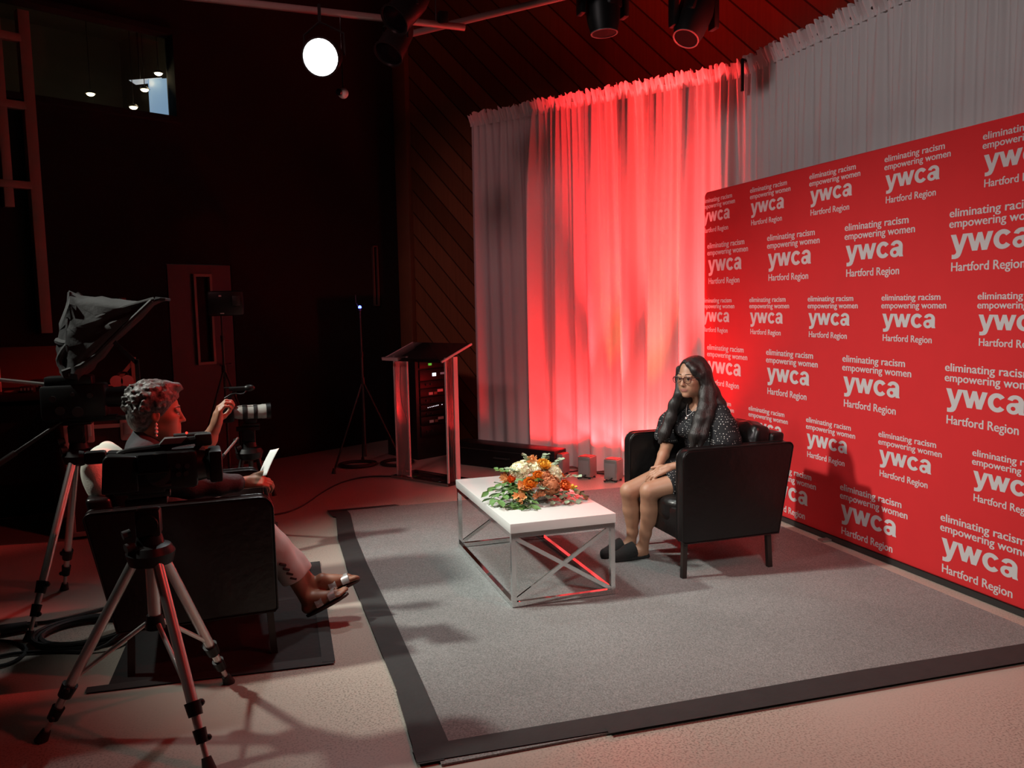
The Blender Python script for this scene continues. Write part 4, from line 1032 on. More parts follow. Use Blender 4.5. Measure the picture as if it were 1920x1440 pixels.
F.cone((2.30, 4.30, .475), (2.50, 4.30, .50), .05, .08, .04)
# open the sleeve ends and hem, cut the neckline
F.cone((2.550, 4.078, .70), (2.552, 4.088, .755), .080, .060, .006, sub=True)
F.cone((2.394, 4.492, .68), (2.402, 4.490, .735), .068, .052, .006, sub=True)
F.cone((2.552, 4.065, .61), (2.552, 4.068, .655), .10, .085, .004, sub=True)
F.cut((2.262, 4.32, .49), (-1, 0, -.12), .006)
F.ell((2.495, 4.295, .955), (.072, .070, .052), .008, sub=True); F.cone((2.50, 4.30, .93), (2.50, 4.30, 1.03), .062, .062, .008, sub=True)
F.build('dress', dots_mat(), guest, WO)
m_ = MB(); m_.tube([Vector(p)-Vector(WO) for p in ((2.432, 4.262, .872), (2.425, 4.255, .84), (2.42, 4.25, .80), (2.43, 4.245, .74))], .0025, 6, smooth=1); m_.build('dress_placket', mat('black_trim', (.03, .03, .03), .5), guest)

# hair: cap swept from a side part, curtains over both shoulders, mass down the back
P = PH
F = Field((2.20, 4.02, .62), (2.78, 4.56, 1.25), .0042)
M_ = [list(r) for r in HA]
F.ell(P(-.016, 0, .036), (.103, .085, .090), .01, M_)
F.chain([P(-.055, .0, .075), P(-.082, 0, .02), P(-.080, 0, -.06)], [.045, .052, .050], .03)
F.ell(P(.100, .0, -.035), (.092, .064, .108), .010, M_, sub=True)          # face opening
F.ell(P(.090, -.014, .048), (.062, .058, .060), .010, M_, sub=True)
F.chain([P(.046, -.018, .102), P(.066, .024, .086), P(.058, .058, .054), P(.030, .078, .018), P(.010, .086, -.02)], [.009, .012, .015, .016, .014], .022)
W = lambda *p: tuple(p)
# near-side curtain
F.chain([P(.0, .070, .075), P(.0, .084, .03), P(-.006, .088, -.01), (2.486, 4.210, 1.0), (2.462, 4.170, .93), (2.425, 4.150, .86), (2.385, 4.135, .77), (2.358, 4.128, .695)], [.014, .018, .022, .026, .030, .036, .034, .012], .025)
F.chain([P(-.03, .082, .02), (2.525, 4.205, 1.0), (2.505, 4.165, .93), (2.47, 4.140, .87), (2.425, 4.115, .77), (2.40, 4.110, .70)], [.028, .030, .032, .032, .028, .010], .015)
# far-side curtain
F.chain([P(.02, -.084, .05), P(.006, -.090, -.01), (2.395, 4.335, .985), (2.375, 4.362, .92), (2.358, 4.372, .84), (2.318, 4.375, .75), (2.292, 4.378, .700)], [.018, .024, .026, .030, .034, .032, .014], .02)
F.chain([P(-.03, -.055, -.04), (2.465, 4.36, .97), (2.44, 4.38, .91)], [.04, .042, .03], .02)
F.chain([P(-.02, -.082, .0), (2.42, 4.375, .98), (2.41, 4.395, .91), (2.37, 4.41, .82), (2.335, 4.405, .73)], [.026, .028, .032, .028, .014], .02)
# back fall
F.chain([P(-.075, .01, .02), (2.57, 4.33, 1.0), (2.60, 4.32, .92), (2.63, 4.31, .82), (2.64, 4.31, .74)], [.052, .050, .052, .050, .025], .03)
F.chain([P(-.06, .05, .0), (2.565, 4.25, .99), (2.59, 4.215, .92), (2.62, 4.21, .83)], [.038, .038, .036, .020], .03)
F.build('hair', HAIR, guest, WO)
# glasses
off = Vector(WO); GL = mat('dark_red_frame', (.05, .012, .012), .3, var=.2)
m_ = MB()
def lens_ring(q):
    return [Vector(P(.1015-abs(w)*.25*0 - .006*(math.cos(a) if q*math.cos(a) > 0 else 0)*1, q*.034 + .0275*math.cos(a), -.001 + (.0175 if math.sin(a) > 0 else .0235)*math.sin(a)*(1+.16*q*math.cos(a))))-off for w in (0,) for a in [2*PI*i/20 for i in range(20)]]
for q in (-1, 1):
    lr = lens_ring(q); m_.tube(lr, .0018, 6, closed=True); m_.tube(lr[0:11], .0029, 6)
m_.tube([Vector(P(.1035, -.0085, .006))-off, Vector(P(.107, 0, .009))-off, Vector(P(.1035, .0085, .006))-off], .002, 6)
for q in (-1, 1): m_.tube([Vector(P(.098, q*.058, .010))-off, Vector(P(.085, q*.074, .010))-off, Vector(P(.045, q*.080, .008))-off, Vector(P(.025, q*.081, .006))-off], .0021, 6)
gl = m_.build('glasses', GL, guest, label='dark red framed glasses')
m_ = MB()
for q in (-1, 1):
    b = lens_ring(q); m_.add([p for p in b]+[p+HA @ Vector((.0008, 0, 0)) for p in b], [tuple(range(20)), tuple(range(20, 40))]+[(i, (i+1) % 20, 20+(i+1) % 20, 20+i) for i in range(20)])
m_.build('glasses_lens', LENS_CLEAR, gl, 0)
# necklace
m_ = MB(); SIL = mat('silver_chain', (.75, .73, .7), .25, metal=.8)
m_.tube([Vector(p)-off for p in ((2.505, 4.238, .955), (2.462, 4.236, .920), (2.425, 4.246, .880), (2.402, 4.254, .862), (2.402, 4.262, .868), (2.420, 4.300, .890), (2.455, 4.345, .930), (2.49, 4.365, .955))], .0018, 6, smooth=2); nk = m_.build('necklace', SIL, guest, label='thin silver necklace with round pendant')
m_ = MB(); m_.ball(Vector((2.395, 4.254, .850))-off, .008, 10); m_.build('pendant', SIL, nk)
# mules
for nm, (hx, hy), (tx, ty) in (('n', (2.175, 4.385), (1.995, 4.375)), ('f', (2.14, 4.485), (1.965, 4.46))):
    F = Field((1.90, 4.28, .0095), (2.26, 4.58, .16), .004)
    F.chain([(hx-.055, hy, .062), ((hx+tx)/2-.01, (hy+ty)/2, .054), (tx, ty, .038)], [.040, .041, .030], .02)
    F.cone((hx-.055, hy, .072), (hx-.075, hy, .06), .042, .042, .02)
    F.cut((hx-.045, hy, .05), (1, 0, .25), .004)
    F.chain([(hx+.02, hy, .016), ((hx+tx)/2, (hy+ty)/2, .016), (tx, ty, .016)], [.027, .034, .026], .01)
    F.cut((hx, hy, .0115), (0, 0, -1), .002)
    F.build('shoe', SHOE, guest, WO, label='black knit slip-on shoe')

# ------------------------------------------------------------------ the interviewer: seated in profile, one hand raised
IO = (-.36, 4.05, 0)
host = thing('person', 'person with short grey hair in dark top and white trousers, gesturing with raised hand', 'person', IO)
F = Field((-.66, 3.72, .03), (.52, 4.44, 1.24), .0043)
ic = (-.405, 4.03, 1.078); IA = head_axes(R(4), R(-3), 0); is_ = 1.03
F.ell((-.37, 4.06, .545), (.13, .175, .12), .03)
F.ell((-.42, 4.055, .68), (.11, .14, .14), .05); F.ell((-.455, 4.05, .82), (.105, .155, .13), .05)
F.cone((-.465, 3.895, .90), (-.455, 4.205, .90), .055, .055, .05)
F.cone((-.475, 4.045, .93), (-.43, 4.035, 1.02), .056, .052, .03)
PI_ = add_head(F, ic, IA, is_)
F.ell(PI_(.045, 0, -.095), (.045, .042, .03), .03)
F.chain([(-.33, 3.975, .53), (-.17, 3.985, .54), (-.01, 4.02, .515)], [.098, .085, .060], .03)
F.chain([(-.33, 4.145, .53), (-.17, 4.135, .54), (-.02, 4.115, .515)], [.098, .085, .060], .03)
F.chain([(-.01, 4.02, .505), (.075, 4.03, .39), (.15, 4.04, .26), (.205, 4.045, .135)], [.055, .055, .040, .033], .02)
F.chain([(-.02, 4.115, .505), (.08, 4.10, .39), (.17, 4.09, .27), (.25, 4.08, .165)], [.055, .053, .040, .033], .02)
def foot(F, heel, toe, s=1.0, side=1):
    h, q = Vector(heel), Vector(toe); d = (q-h).normalized(); up = (Vector((0, 0, 1))-d*d.z).normalized(); x = d.cross(up)
    L = (q-h).length; a = h + d*.035
    F.chain([h+d*.02+up*.030, h+d*(L*.45)+up*.036, h+d*(L*.78)+up*.022], [.029, .031, .024], .02)
    F.cone(h+d*.05+up*.07, h+d*(L*.5)+up*.035, .034, .026, .02)
    for i, (b, l, r) in enumerate(((.024, 1.0, .0125), (.008, .985, .0095), (-.006, .955, .009), (-.018, .915, .0085), (-.029, .87, .008))):
        b *= side; F.chain([h+d*(L*.74)+x*(b*.9)+up*.020, h+d*(L*(l-.05))+x*b+up*.017, h+d*(L*l)+x*b+up*.012], [r*1.15, r, r*.85], .004)
    return d, up, x
f1 = ((.205, 4.035, .052), (.395, 3.985, .155)); f2 = ((.265, 4.080, .120), (.462, 4.06, .195))
A1 = foot(F, *f1, side=-1); A2 = foot(F, *f2, side=1)
# near arm resting with the paper, far arm raised
F.chain([(-.475, 3.875, .885), (-.40, 3.83, .80), (-.27, 3.815, .775)], [.054, .047, .041], .025)
F.chain([(-.27, 3.815, .775), (-.16, 3.83, .768), (-.060, 3.852, .762)], [.041, .036, .026], .015)
add_hand(F, (-.055, 3.855, .762), (.97, .22, -.06), (-.06, -.50, .86), -1, .75, s=1.0, thumb=(.85, .3, .35))
F.chain([(-.46, 4.225, .885), (-.36, 4.27, .855), (-.235, 4.275, .858)], [.054, .045, .039], .025)
F.chain([(-.235, 4.275, .858), (-.205, 4.265, .91), (-.175, 4.25, .972)], [.041, .037, .026], .015)
add_hand(F, (-.170, 4.247, .975), (.26, -.10, .95), (-.90, -.25, .24), -1, 1.0, s=1.0, thumb=(.66, .1, -.72), curls=(1.2, 1.0, .95, .9), tbend=.3)
nail = (f2[1][0]-.012, f2[1][1]-.024, f2[1][2]+.020)
F.build('body', [SKIN2, LIPS2], host, IO, [(1, face_paint(PI_, IA, is_, ic))])
add_face_parts(host, IO, PI_, IA, is_)
io = Vector(IO)
# clothes
F = Field((-.66, 3.70, .46), (-.02, 4.42, 1.04), .005)
F.ell((-.38, 4.06, .57), (.14, .185, .12), .03); F.ell((-.42, 4.055, .68), (.125, .155, .15), .05); F.ell((-.455, 4.05, .82), (.12, .170, .14), .05)
F.cone((-.468, 3.89, .905), (-.458, 4.210, .905), .065, .065, .05); F.cone((-.478, 4.045, .93), (-.462, 4.042, .968), .068, .062, .03)
F.chain([(-.475, 3.870, .888), (-.40, 3.825, .80), (-.27, 3.810, .775), (-.16, 3.826, .770), (-.085, 3.842, .766)], [.064, .058, .053, .047, .042], .025)
F.chain([(-.46, 4.228, .888), (-.36, 4.272, .858), (-.255, 4.276, .855)], [.064, .058, .056], .025)
F.build('knit_top', NAVY_TOP, host, IO, label='dark knit top')
F = Field((-.56, 3.82, .16), (.34, 4.30, .70), .005)
F.ell((-.37, 4.06, .545), (.145, .19, .125), .03)
F.chain([(-.33, 3.975, .53), (-.17, 3.985, .54), (-.01, 4.02, .515)], [.112, .098, .074], .03); F.chain([(-.33, 4.145, .53), (-.17, 4.135, .54), (-.02, 4.115, .515)], [.112, .098, .074], .03)
F.chain([(-.005, 4.02, .505), (.07, 4.03, .39), (.135, 4.038, .28), (.165, 4.042, .215)], [.070, .067, .062, .064], .02)
F.chain([(-.015, 4.115, .505), (.075, 4.10, .39), (.150, 4.092, .305), (.180, 4.088, .265)], [.070, .066, .060, .062], .02)
F.cut((.150, 4.04, .232), (.42, 0, -.91), .004)
F.build('trousers', WHITE_TROUSER, host, IO, label='white cropped trousers with ladder cut-outs')
# dark ladder cut-out at the near cuff
m_ = MB()
for k in range(4):
    z = .335-.025*k; x = .098+.015*k
    m_.box(Vector((x+.004, 3.966+.004*k, z))-io, (.034, .012, .013), Matrix.Rotation(R(12), 4, 'Z') @ Matrix.Rotation(R(22), 4, 'Y'), bev=.004)
m_.build('cuff_cutout', mat('dark_cutout', (.035, .012, .010), .7), host)
# sandals
def sandal(ft, ax, s=1):
    h, q = Vector(ft[0]), Vector(ft[1]); d, up, x = ax; L = (q-h).length
    m_ = MB(); n = 14; o = []
    for i in range(n):
        a = 2*PI*i/n; k = .5+.5*math.cos(a); o.append((L*.5+ (L*.53)*math.cos(a), (.030+.010*k)*math.sin(a)*1.05))
    m_.prism(o, h-up*.012-io, d, x, up, .014, bev=.003); sd = m_.build('sandal', mat('sandal_sole', (.05, .04, .035), .6), host, label='silver strap sandal')
    for u, r in ((.42, .040), (.72, .036)):
        m_ = MB(); c = h+d*(L*u)+up*.014
        ring = lambda e: [c + d*(e*.017) + x*(r*1.05*math.cos(a)) + up*((r*(1.28 if u < .6 else .95))*math.sin(a)) - io for a in [PI*i/14 for i in range(15)]]
        a_, b_ = ring(-1), ring(1); vs = a_+b_+[p+(p-(c-io)).normalized()*.003 for p in a_+b_]
        fs = []
        for i in range(14): fs += [(i, i+1, 16+i, 15+i), (30+i, 30+15+i, 30+16+i, 31+i), (i, 30+i, 31+i, i+1), (15+i, 16+i, 46+i, 45+i)]
        m_.add(vs, fs); m_.build('strap', SILVER_STRAP, sd)
sandal(f1, A1); sandal(f2, A2)
m_ = MB(); d, up, x = A2; m_.ball(Vector(f2[1])+x*.024*1-d*.008+up*.022-io, (.008, .008, .005), 8); m_.build('toenail', mat('pink_nail', (.75, .04, .12), .25), host)
# short curly hair
F = Field((-.60, 3.88, .96), (-.24, 4.18, 1.26), .0045); M_ = [list(r) for r in IA]
F.ell(PI_(-.018, 0, .048), (.112, .092, .098), .01, M_)
F.ell(PI_(-.065, 0, -.005), (.065, .080, .085), .02, M_)
g_ = random.Random(21)
for i in range(260):
    z = g_.uniform(-.35, 1); a = g_.uniform(0, 2*PI); q_ = math.sqrt(1-z*z); p = (-.02+.108*q_*math.cos(a), .088*q_*math.sin(a), .045+.098*z)
    if p[0] > .055 and p[2] < .085: continue
    if p[0] > .0 and p[2] < .03: continue
    p2 = (p[0]-.012+g_.uniform(-.008, .008), p[1]*1.0+g_.uniform(-.010, .010), p[2]+g_.uniform(-.003, .005)); F.cone(PI_(*p), PI_(*p2), .0075, .0055, .010)
F.chain([PI_(.03, -.03, .125), PI_(.080, -.01, .116), PI_(.100, .01, .104)], [.022, .014, .006], .02)
F.ell(PI_(.090, 0, -.030), (.088, .11, .098), .008, M_, sub=True); F.ell(PI_(.01, 0, -.062), (.05, .11, .048), .008, M_, sub=True)
F.build('hair', GREY_HAIR, host, IO, relax=1, label='short curly grey hair')
m_ = MB()
for i, (dz, r) in enumerate(((-.040, .006), (-.056, .0075), (-.072, .008), (-.088, .006))): m_.ball(Vector(PI_(-.004, -.088, dz))-io, r, 8)
m_.tube([Vector(PI_(-.004, -.086, -.032))-io, Vector(PI_(-.004, -.088, -.088))-io], .0015, 5); m_.build('earring', mat('pearl', (.8, .75, .7), .2), host, label='dangling beaded earring')

# paper in the near hand, and the fleece pillow behind the interviewer
t = thing('paper_sheet', 'white sheet of paper held upright in the interviewer hand', 'paper', (.022, 3.880, .765))
m_ = MB(); n = 8; vs = []
ex = Vector((.46, .10, .89)).normalized(); ey = Vector((-.17, .96, -.19)).normalized(); nn = ex.cross(ey)
for i in range(n+1):
    for j in range(5):
        u, w = i/n, j/4-.5; vs.append(ex*(.02+.13*u) + ey*(w*.20) + nn*(.003*math.sin(PI*u)+.008*w*w))
m_.add(vs, [(i*5+j, i*5+j+1, (i+1)*5+j+1, (i+1)*5+j) for i in range(n) for j in range(4)])
po = m_.build('sheet', PAPER, t, 80); so = po.modifiers.new('thick', 'SOLIDIFY'); so.thickness = .0008
F = Field((-.86, 3.74, .58), (-.42, 4.34, 1.02), .007)
PM = [list(r) for r in (Matrix.Rotation(R(-14), 3, 'Y'))]
F.ell((-.625, 4.03, .815), (.095, .24, .135), .02, PM)
for sy in (-1, 1):
    for sz in (-1, 1): F.cone((-.625, 4.03, .815), (-.625 - sz*.03, 4.03+sy*.20, .815+sz*(.085 if sz > 0 else .105)), .06, .035, .06)
t = thing('fleece_pillow', 'cream fleece pillow propped against the back of the interviewer armchair', 'pillow', (-.625, 4.03, .72))
F.build('pillow_cover', FLEECE, t, (-.625, 4.03, .72))
# ------------------------------------------------------------------ camera tripods
def tripod(name, label, centre, apex_z, feet, spread_z=None, mat_leg=None, head_h=.14, silver=True, bars=(), scale=1.0):
    c = Vector(centre); t = thing(name, label, 'tripod', c, 0, 'camera tripods'); LEG = mat_leg or ALU; ap = Vector((0, 0, apex_z))
    m_ = MB(); m_.lathe([(.03, apex_z-.05), (.075, apex_z-.035), (.085, apex_z+.005), (.07, apex_z+.03), (.045, apex_z+.04)], 20); m_.build('crown', BLACK_PLASTIC, t)
    spz = spread_z
    if spz: m_ = MB(); m_.cone((0, 0, spz-.02), (0, 0, spz+.03), .035, .028); m_.build('spreader_hub', BLACK_PLASTIC, t)
    if spz: m_ = MB(); m_.cone((0, 0, spz), (0, 0, apex_z-.03), .022); m_.build('centre_column', LEG, t)
    for fx in feet:
        f = Vector(fx)-c; d = (Vector((f.x, f.y, 0))).normalized(); a = ap + d*.055 + Vector((0, 0, -.02)); v = f-a; sd = Vector((-d.y, d.x, 0))
        k1, k2 = a+v*.70, a+v*.86
        m_ = MB(); m_.cone(a, k1, .019*scale); m_.cone(a+sd*.0, k1, .0185*scale); leg = m_.build('leg', LEG, t)
        m_ = MB(); m_.cone(k1-v*.01, k2-v*.04, .015*scale); m_.cone(k2, f+(-v).normalized()*.03, .010*scale); m_.build('lower_tube', LEG, leg)
        m_ = MB(); m_.cone(k1-v*.015, k1+v*.05, .028*scale, .024*scale); m_.ball(k1+sd*.028, .013*scale, 8); m_.build('leg_clamp', BLACK_PLASTIC, leg)
        m_ = MB(); m_.cone(k2-v*.05, k2+v*.015, .023*scale, .02*scale); m_.ball(k2+sd*.024, .011*scale, 8); m_.build('leg_clamp', BLACK_PLASTIC, leg)
        m_ = MB(); m_.cone(f, f+(-v).normalized()*.045, .024*scale, .016*scale); m_.build('rubber_foot', RUBBER, leg)
        if spz:
            m_ = MB(); m_.cone(Vector((0, 0, spz))+d*.03, a+v*.66, .0085*scale); m_.build('brace', LEG, leg)
    z0 = apex_z+.035
    m_ = MB(); m_.cone((0, 0, z0), (0, 0, z0+.035), .05, .042); m_.box((0, 0, z0+.08), (.085, .075, .10), bev=.012); m_.cone((0, -.055, z0+.08), (0, .055, z0+.08), .036); m_.box((0, 0, z0+head_h-.012), (.14, .07, .022), bev=.004)
    hd = m_.build('fluid_head', BLACK_PLASTIC, t)
    m_ = MB(); m_.cone((-.06, -.02, z0+.05), (-.085, -.03, z0+.045), .016); m_.cone((-.05, -.03, z0+.005), (-.075, -.045, z0), .018); m_.build('knob', RUBBER, hd)
    for (b0, b1, r, m) in bars:
        m_ = MB(); m_.cone(Vector(b0)-c, Vector(b1)-c, r); br = m_.build('pan_bar', m, t)
        e = (Vector(b1)-Vector(b0)); m_ = MB(); m_.cone(Vector(b1)-c-e*.28, Vector(b1)-c+e*.0, r*1.5); m_.build('grip', RUBBER, br)
    return t
t1c = (-.375, 3.20, 0)
tripod('camera_tripod', 'silver tripod in the left foreground under the large camcorder', t1c, .665, [(-.785, 3.25, 0), (-.145, 3.51, 0), (-.195, 2.84, 0)], .405, head_h=.172)

# the foreground camcorder, lens to the right
t = thing('camcorder', 'large black camcorder with top handle on the foreground silver tripod', 'camera', (-.345, 3.20, .872), R(4))
m_ = MB(); m_.box((.02, 0, .098), (.25, .13, .135), bev=.016); m_.box((-.05, .0, .052), (.17, .12, .06), bev=.01); m_.build('camera_body', BLACK_PLASTIC, t)
m_ = MB(); m_.cone((.14, 0, .10), (.175, 0, .10), .058, .052, 24); m_.cone((.175, 0, .10), (.195, 0, .10), .056, .060, 24); ln = m_.build('lens_barrel', BLACK_METAL, t)
m_ = MB(); m_.box((.207, 0, .10), (.045, .135, .115), bev=.008); m_.build('lens_hood', BLACK_PLASTIC, ln)
m_ = MB(); m_.cone((.196, 0, .10), (.199, 0, .10), .045, n=24); m_.build('front_glass', SCREEN_BLACK, ln)
m_ = MB(); m_.prism([(.0, 0), (.12, 0), (.12, .125), (.022, .135), (.010, .12)], (-.170, -.075, .035), (1, 0, 0), (0, 0, 1), (0, 1, 0), .15, bev=.008); vf = m_.build('battery_pack', BLACK_PLASTIC, t)
m_ = MB(); m_.tube([(-.135, 0, .155), (-.12, 0, .200), (-.09, 0, .212), (.02, 0, .218), (.08, 0, .235), (.16, 0, .240)], .015, 10, smooth=2); h_ = m_.build('top_handle', BLACK_PLASTIC, t, loc=(0, 0, -.045))
m_ = MB(); m_.bar((.015, 0, .155), (.05, 0, .225), .03); m_.bar((.10, 0, .16), (.165, 0, .228), .018); m_.build('handle_post', BLACK_PLASTIC, h_)
m_ = MB(); m_.cone((.07, .02, .250), (.185, .02, .250), .014); m_.box((.17, .01, .238), (.06, .05, .045), bev=.008); mc = m_.build('microphone', RUBBER, t, loc=(0, 0, -.045))
m_ = MB(); m_.ball((.115, -.012, .268), .0045, 8); m_.build('tally_light', mat('red_tally', (.8, .02, .02), .3, emit=(1, .05, .03), estr=1.5), mc)
m_ = MB(); m_.prism([(0, 0), (.075, .0), (.095, .022), (.02, .022)], (.02, -.02, .232), (1, 0, 0), (0, 0, 1), (0, 1, 0), .04, bev=.002); m_.build('handle_trim', mat('grey_trim', (.14, .14, .14), .4), h_)
m_ = MB(); m_.box((-.0, -.078, .13), (.10, .025, .07), Matrix.Rotation(R(-8), 4, 'X'), bev=.006); m_.build('flip_screen', SCREEN_BLACK, t)
m_ = MB(); m_.box((-.185, -.01, .205), (.07, .045, .045), bev=.010); m_.cone((-.22, -.01, .205), (-.235, -.01, .205), .024, .028); m_.bar((-.16, 0, .205), (-.11, 0, .200), .025); m_.build('viewfinder', BLACK_PLASTIC, t, loc=(0, 0, -.045))
for x, z in ((.08, .085), (.105, .085), (.08, .115), (.11, .112)): m_ = MB(); m_.cone((x, -.066, z), (x, -.074, z), .009, n=12); m_.build('dial', DARK_GREY, t)
for x, z, w in ((.0, .07, .04), (.03, .05, .05), (-.06, .11, .03)): m_ = MB(); m_.box((x, -.068, z), (w, .006, .008), bev=.002); m_.build('button', DARK_GREY, t)
m_ = MB(); m_.cone((.015, -.066, .09), (.015, -.071, .09), .04, n=24); m_.build('side_cover', DARK_GREY, t)
m_ = MB(); m_.box((-.02, 0, .012), (.14, .06, .024), bev=.004); m_.build('mounting_plate', DARK_GREY, t)

# second camera: prompter under a black hood
t2c = (-.86, 4.72, 0)
tripod('camera_tripod', 'silver tripod behind the interviewer armchair under the hooded camera', t2c, .80, [(-1.06, 4.31, 0), (-1.045, 5.05, 0), (-.44, 4.83, 0)], None, head_h=.15,
       bars=(((-.90, 4.72, 1.16), (-1.36, 4.68, 1.24), .010, ALU), ((-.90, 4.70, 1.0), (-1.22, 4.62, .79), .010, BLACK_METAL)))
t = thing('prompter_camera', 'studio camera with black cloth prompter hood beside the road case', 'camera', (-.86, 4.72, .985))
m_ = MB(); m_.box((.0, 0, .10), (.30, .14, .17), bev=.015); m_.box((-.02, 0, .205), (.22, .10, .05), bev=.01); m_.box((.02, 0, .008), (.34, .09, .016)); m_.build('camera_body', BLACK_PLASTIC, t)
m_ = MB(); m_.cone((.14, 0, .11), (.24, 0, .11), .05, .055, 20); m_.build('lens_barrel', BLACK_METAL, t)
m_ = MB()
for x, z, r in ((-.06, .06, .022), (.02, .05, .026), (-.09, .12, .016), (.08, .13, .014), (.0, .14, .010)): m_.cone((x, -.068, z), (x, -.082, z), r, n=14)
m_.build('control_knobs', DARK_GREY, t)
m_ = MB(); m_.box((.16, 0, .0), (.30, .07, .018)); m_.bar((.30, 0, .0), (.30, 0, .30), .02); m_.bar((.30, 0, .28), (.16, 0, .44), .02); m_.build('prompter_frame', BLACK_METAL, t)
# hood: cloth tent from the camera over the prompter glass, cross-sections along x
def hood():
    g_ = random.Random(4); secs = [(-.045, .24, .42, .09), (-.02, .22, .50, .14), (.025, .20, .655, .19), (.07, .25, .625, .20), (.14, .32, .625, .205), (.22, .41, .615, .205), (.32, .51, .60, .205), (.40, .585, .605, .20), (.435, .600, .615, .19)]
    V = []; Fs = []; n = 28
    for i, (x, zb, zt, hw) in enumerate(secs):
        for k in range(n):
            a = 2*PI*k/n; cx, cz = math.cos(a), math.sin(a); p = 1/max(abs(cx), abs(cz))**.75
            sag = 1-.10*(math.sin(5*a+i*1.7)**2)-.06*math.sin(9*a+i)
            V.append((x+.012*math.sin(4*a+i*2.1), cx*hw*min(p, 1.25)*sag, (zt+zb)/2 + cz*(zt-zb)/2*min(p, 1.2)*(sag if cz < .6 else 1-.05*math.sin(7*a+i*2))))
    for i in range(len(secs)-1):
        for k in range(n): Fs.append((i*n+k, i*n+(k+1) % n, (i+1)*n+(k+1) % n, (i+1)*n+k))
    Fs.append(tuple(range(n-1, -1, -1)))
    return V, Fs
V, Fs = hood(); m_ = MB(); m_.add(V, Fs); ho = m_.build('hood_cloth', HOOD_CLOTH, t, 48)
m_ = MB(); m_.tube([(-.02, -.15, .26), (.10, -.19, .30), (.25, -.20, .45), (.41, -.20, .60)], .012, 7, smooth=1); m_.tube([(.0, -.13, .24), (.015, -.17, .45), (.03, -.12, .65)], .010, 7, smooth=1); m_.tube([(.03, -.10, .64), (.10, -.18, .50), (.24, -.19, .56), (.42, -.19, .61)], .010, 7, smooth=1); m_.build('hood_seam', HOOD_CLOTH, ho)
m_ = MB(); m_.box((.445, 0, .61), (.05, .30, .015), Matrix.Rotation(R(8), 4, 'Y'), bev=.004); m_.build('hood_rim', HOOD_CLOTH, ho)
m_ = MB(); m_.tube([(-.03, -.05, .40), (-.05, -.09, .415), (-.01, -.13, .40), (.02, -.15, .40), (-.02, -.14, .35), (-.04, -.12, .31), (-.01, -.14, .26)], .018, 8, smooth=1); m_.build('gathered_cloth', HOOD_CLOTH, ho)

# third camera with a pale telephoto lens
t3c = (-.03, 5.40, 0)
tripod('camera_tripod', 'dark tripod behind the interviewer under the pale telephoto lens camera', t3c, .64, [(-.26, 5.15, 0), (.13, 5.30, 0), (-.0, 5.85, 0)], None, head_h=.13, mat_leg=BLACK_METAL, scale=.8,
       bars=(((-.09, 5.38, .74), (-.21, 5.26, .62), .008, ALU),))
t = thing('still_camera', 'black camera with long pale grey telephoto lens and top microphone', 'camera', (-.03, 5.40, .81), R(2))
m_ = MB(); m_.box((-.115, 0, .085), (.075, .14, .105), bev=.012); m_.box((-.115, 0, .145), (.06, .07, .035), bev=.008); m_.build('camera_body', BLACK_PLASTIC, t)
LZ = .085; MX = Matrix.Translation((0, 0, LZ)) @ Matrix.Rotation(R(90), 4, 'Y')
PALE = mat('pale_grey_lens', (.42, .43, .40), .4, var=.04)
m_ = MB(); m_.lathe([(.034, -.078), (.040, -.06), (.044, -.035), (.044, .085), (.046, .09), (.046, .118)], 26, MX); le = m_.build('telephoto_lens', PALE, t, label='pale grey telephoto lens')
for a, b in ((-.028, .002), (.038, .062)): m_ = MB(); m_.lathe([(.0452, a), (.0465, a+.003), (.0465, b-.003), (.0452, b)], 26, MX); m_.build('rubber_ring', RUBBER, le)
m_ = MB(); m_.lathe([(.0465, .114), (.050, .118), (.050, .142), (.046, .142)], 26, MX); m_.build('lens_hood', BLACK_PLASTIC, le)
m_ = MB(); m_.lathe([(.001, .128), (.044, .128), (.044, .13), (.001, .13)], 26, MX); m_.build('front_glass', mat('front_lens_glass', (.03, .015, .015), .05), le)
m_ = MB(); m_.box((.02, 0, .028), (.07, .03, .035), bev=.004); m_.box((.02, 0, .006), (.10, .05, .014), bev=.003); m_.build('lens_collar', BLACK_METAL, t)
m_ = MB(); m_.cone((-.10, 0, .235), (.02, 0, .235), .013); m_.cone((-.13, 0, .242), (-.02, 0, .242), .005, n=8); m_.ball((.02, 0, .235), (.035, .022, .022), 12); m_.bar((-.115, 0, .16), (-.06, 0, .23), .015); m_.tube([(-.13, -.02, .18), (-.08, -.03, .21), (-.02, -.03, .20), (.0, -.01, .22)], .004, 6, smooth=1); m_.build('microphone', BLACK_METAL, t)

# ------------------------------------------------------------------ stands and studio gear in the dark
def stand(name, label, cat, base, feet, hub_z, top_z, group=None):
    c = Vector(base); t = thing(name, label, cat, c, 0, group)
    m_ = MB(); m_.cone((0, 0, .12), (0, 0, hub_z+.25), .012); m_.cone((0, 0, hub_z+.2), (0, 0, top_z), .008); m_.build('pole', DARK_GREY, t)
    m_ = MB(); m_.cone((0, 0, hub_z-.03), (0, 0, hub_z+.03), .022); m_.cone((0, 0, hub_z+.22), (0, 0, hub_z+.27), .017); m_.build('collar', BLACK_METAL, t)
    for f in feet:
        m_ = MB(); v = Vector(f)-c; m_.cone((0, 0, hub_z), v+Vector((0, 0, .012)), .009); lg = m_.build('leg', BLACK_METAL, t)
        m_ = MB(); m_.cone(v+Vector((0, 0, .0)), v+Vector((0, 0, .05))-v*.02, .02, .012); m_.build('foot', RUBBER, lg)
    return t
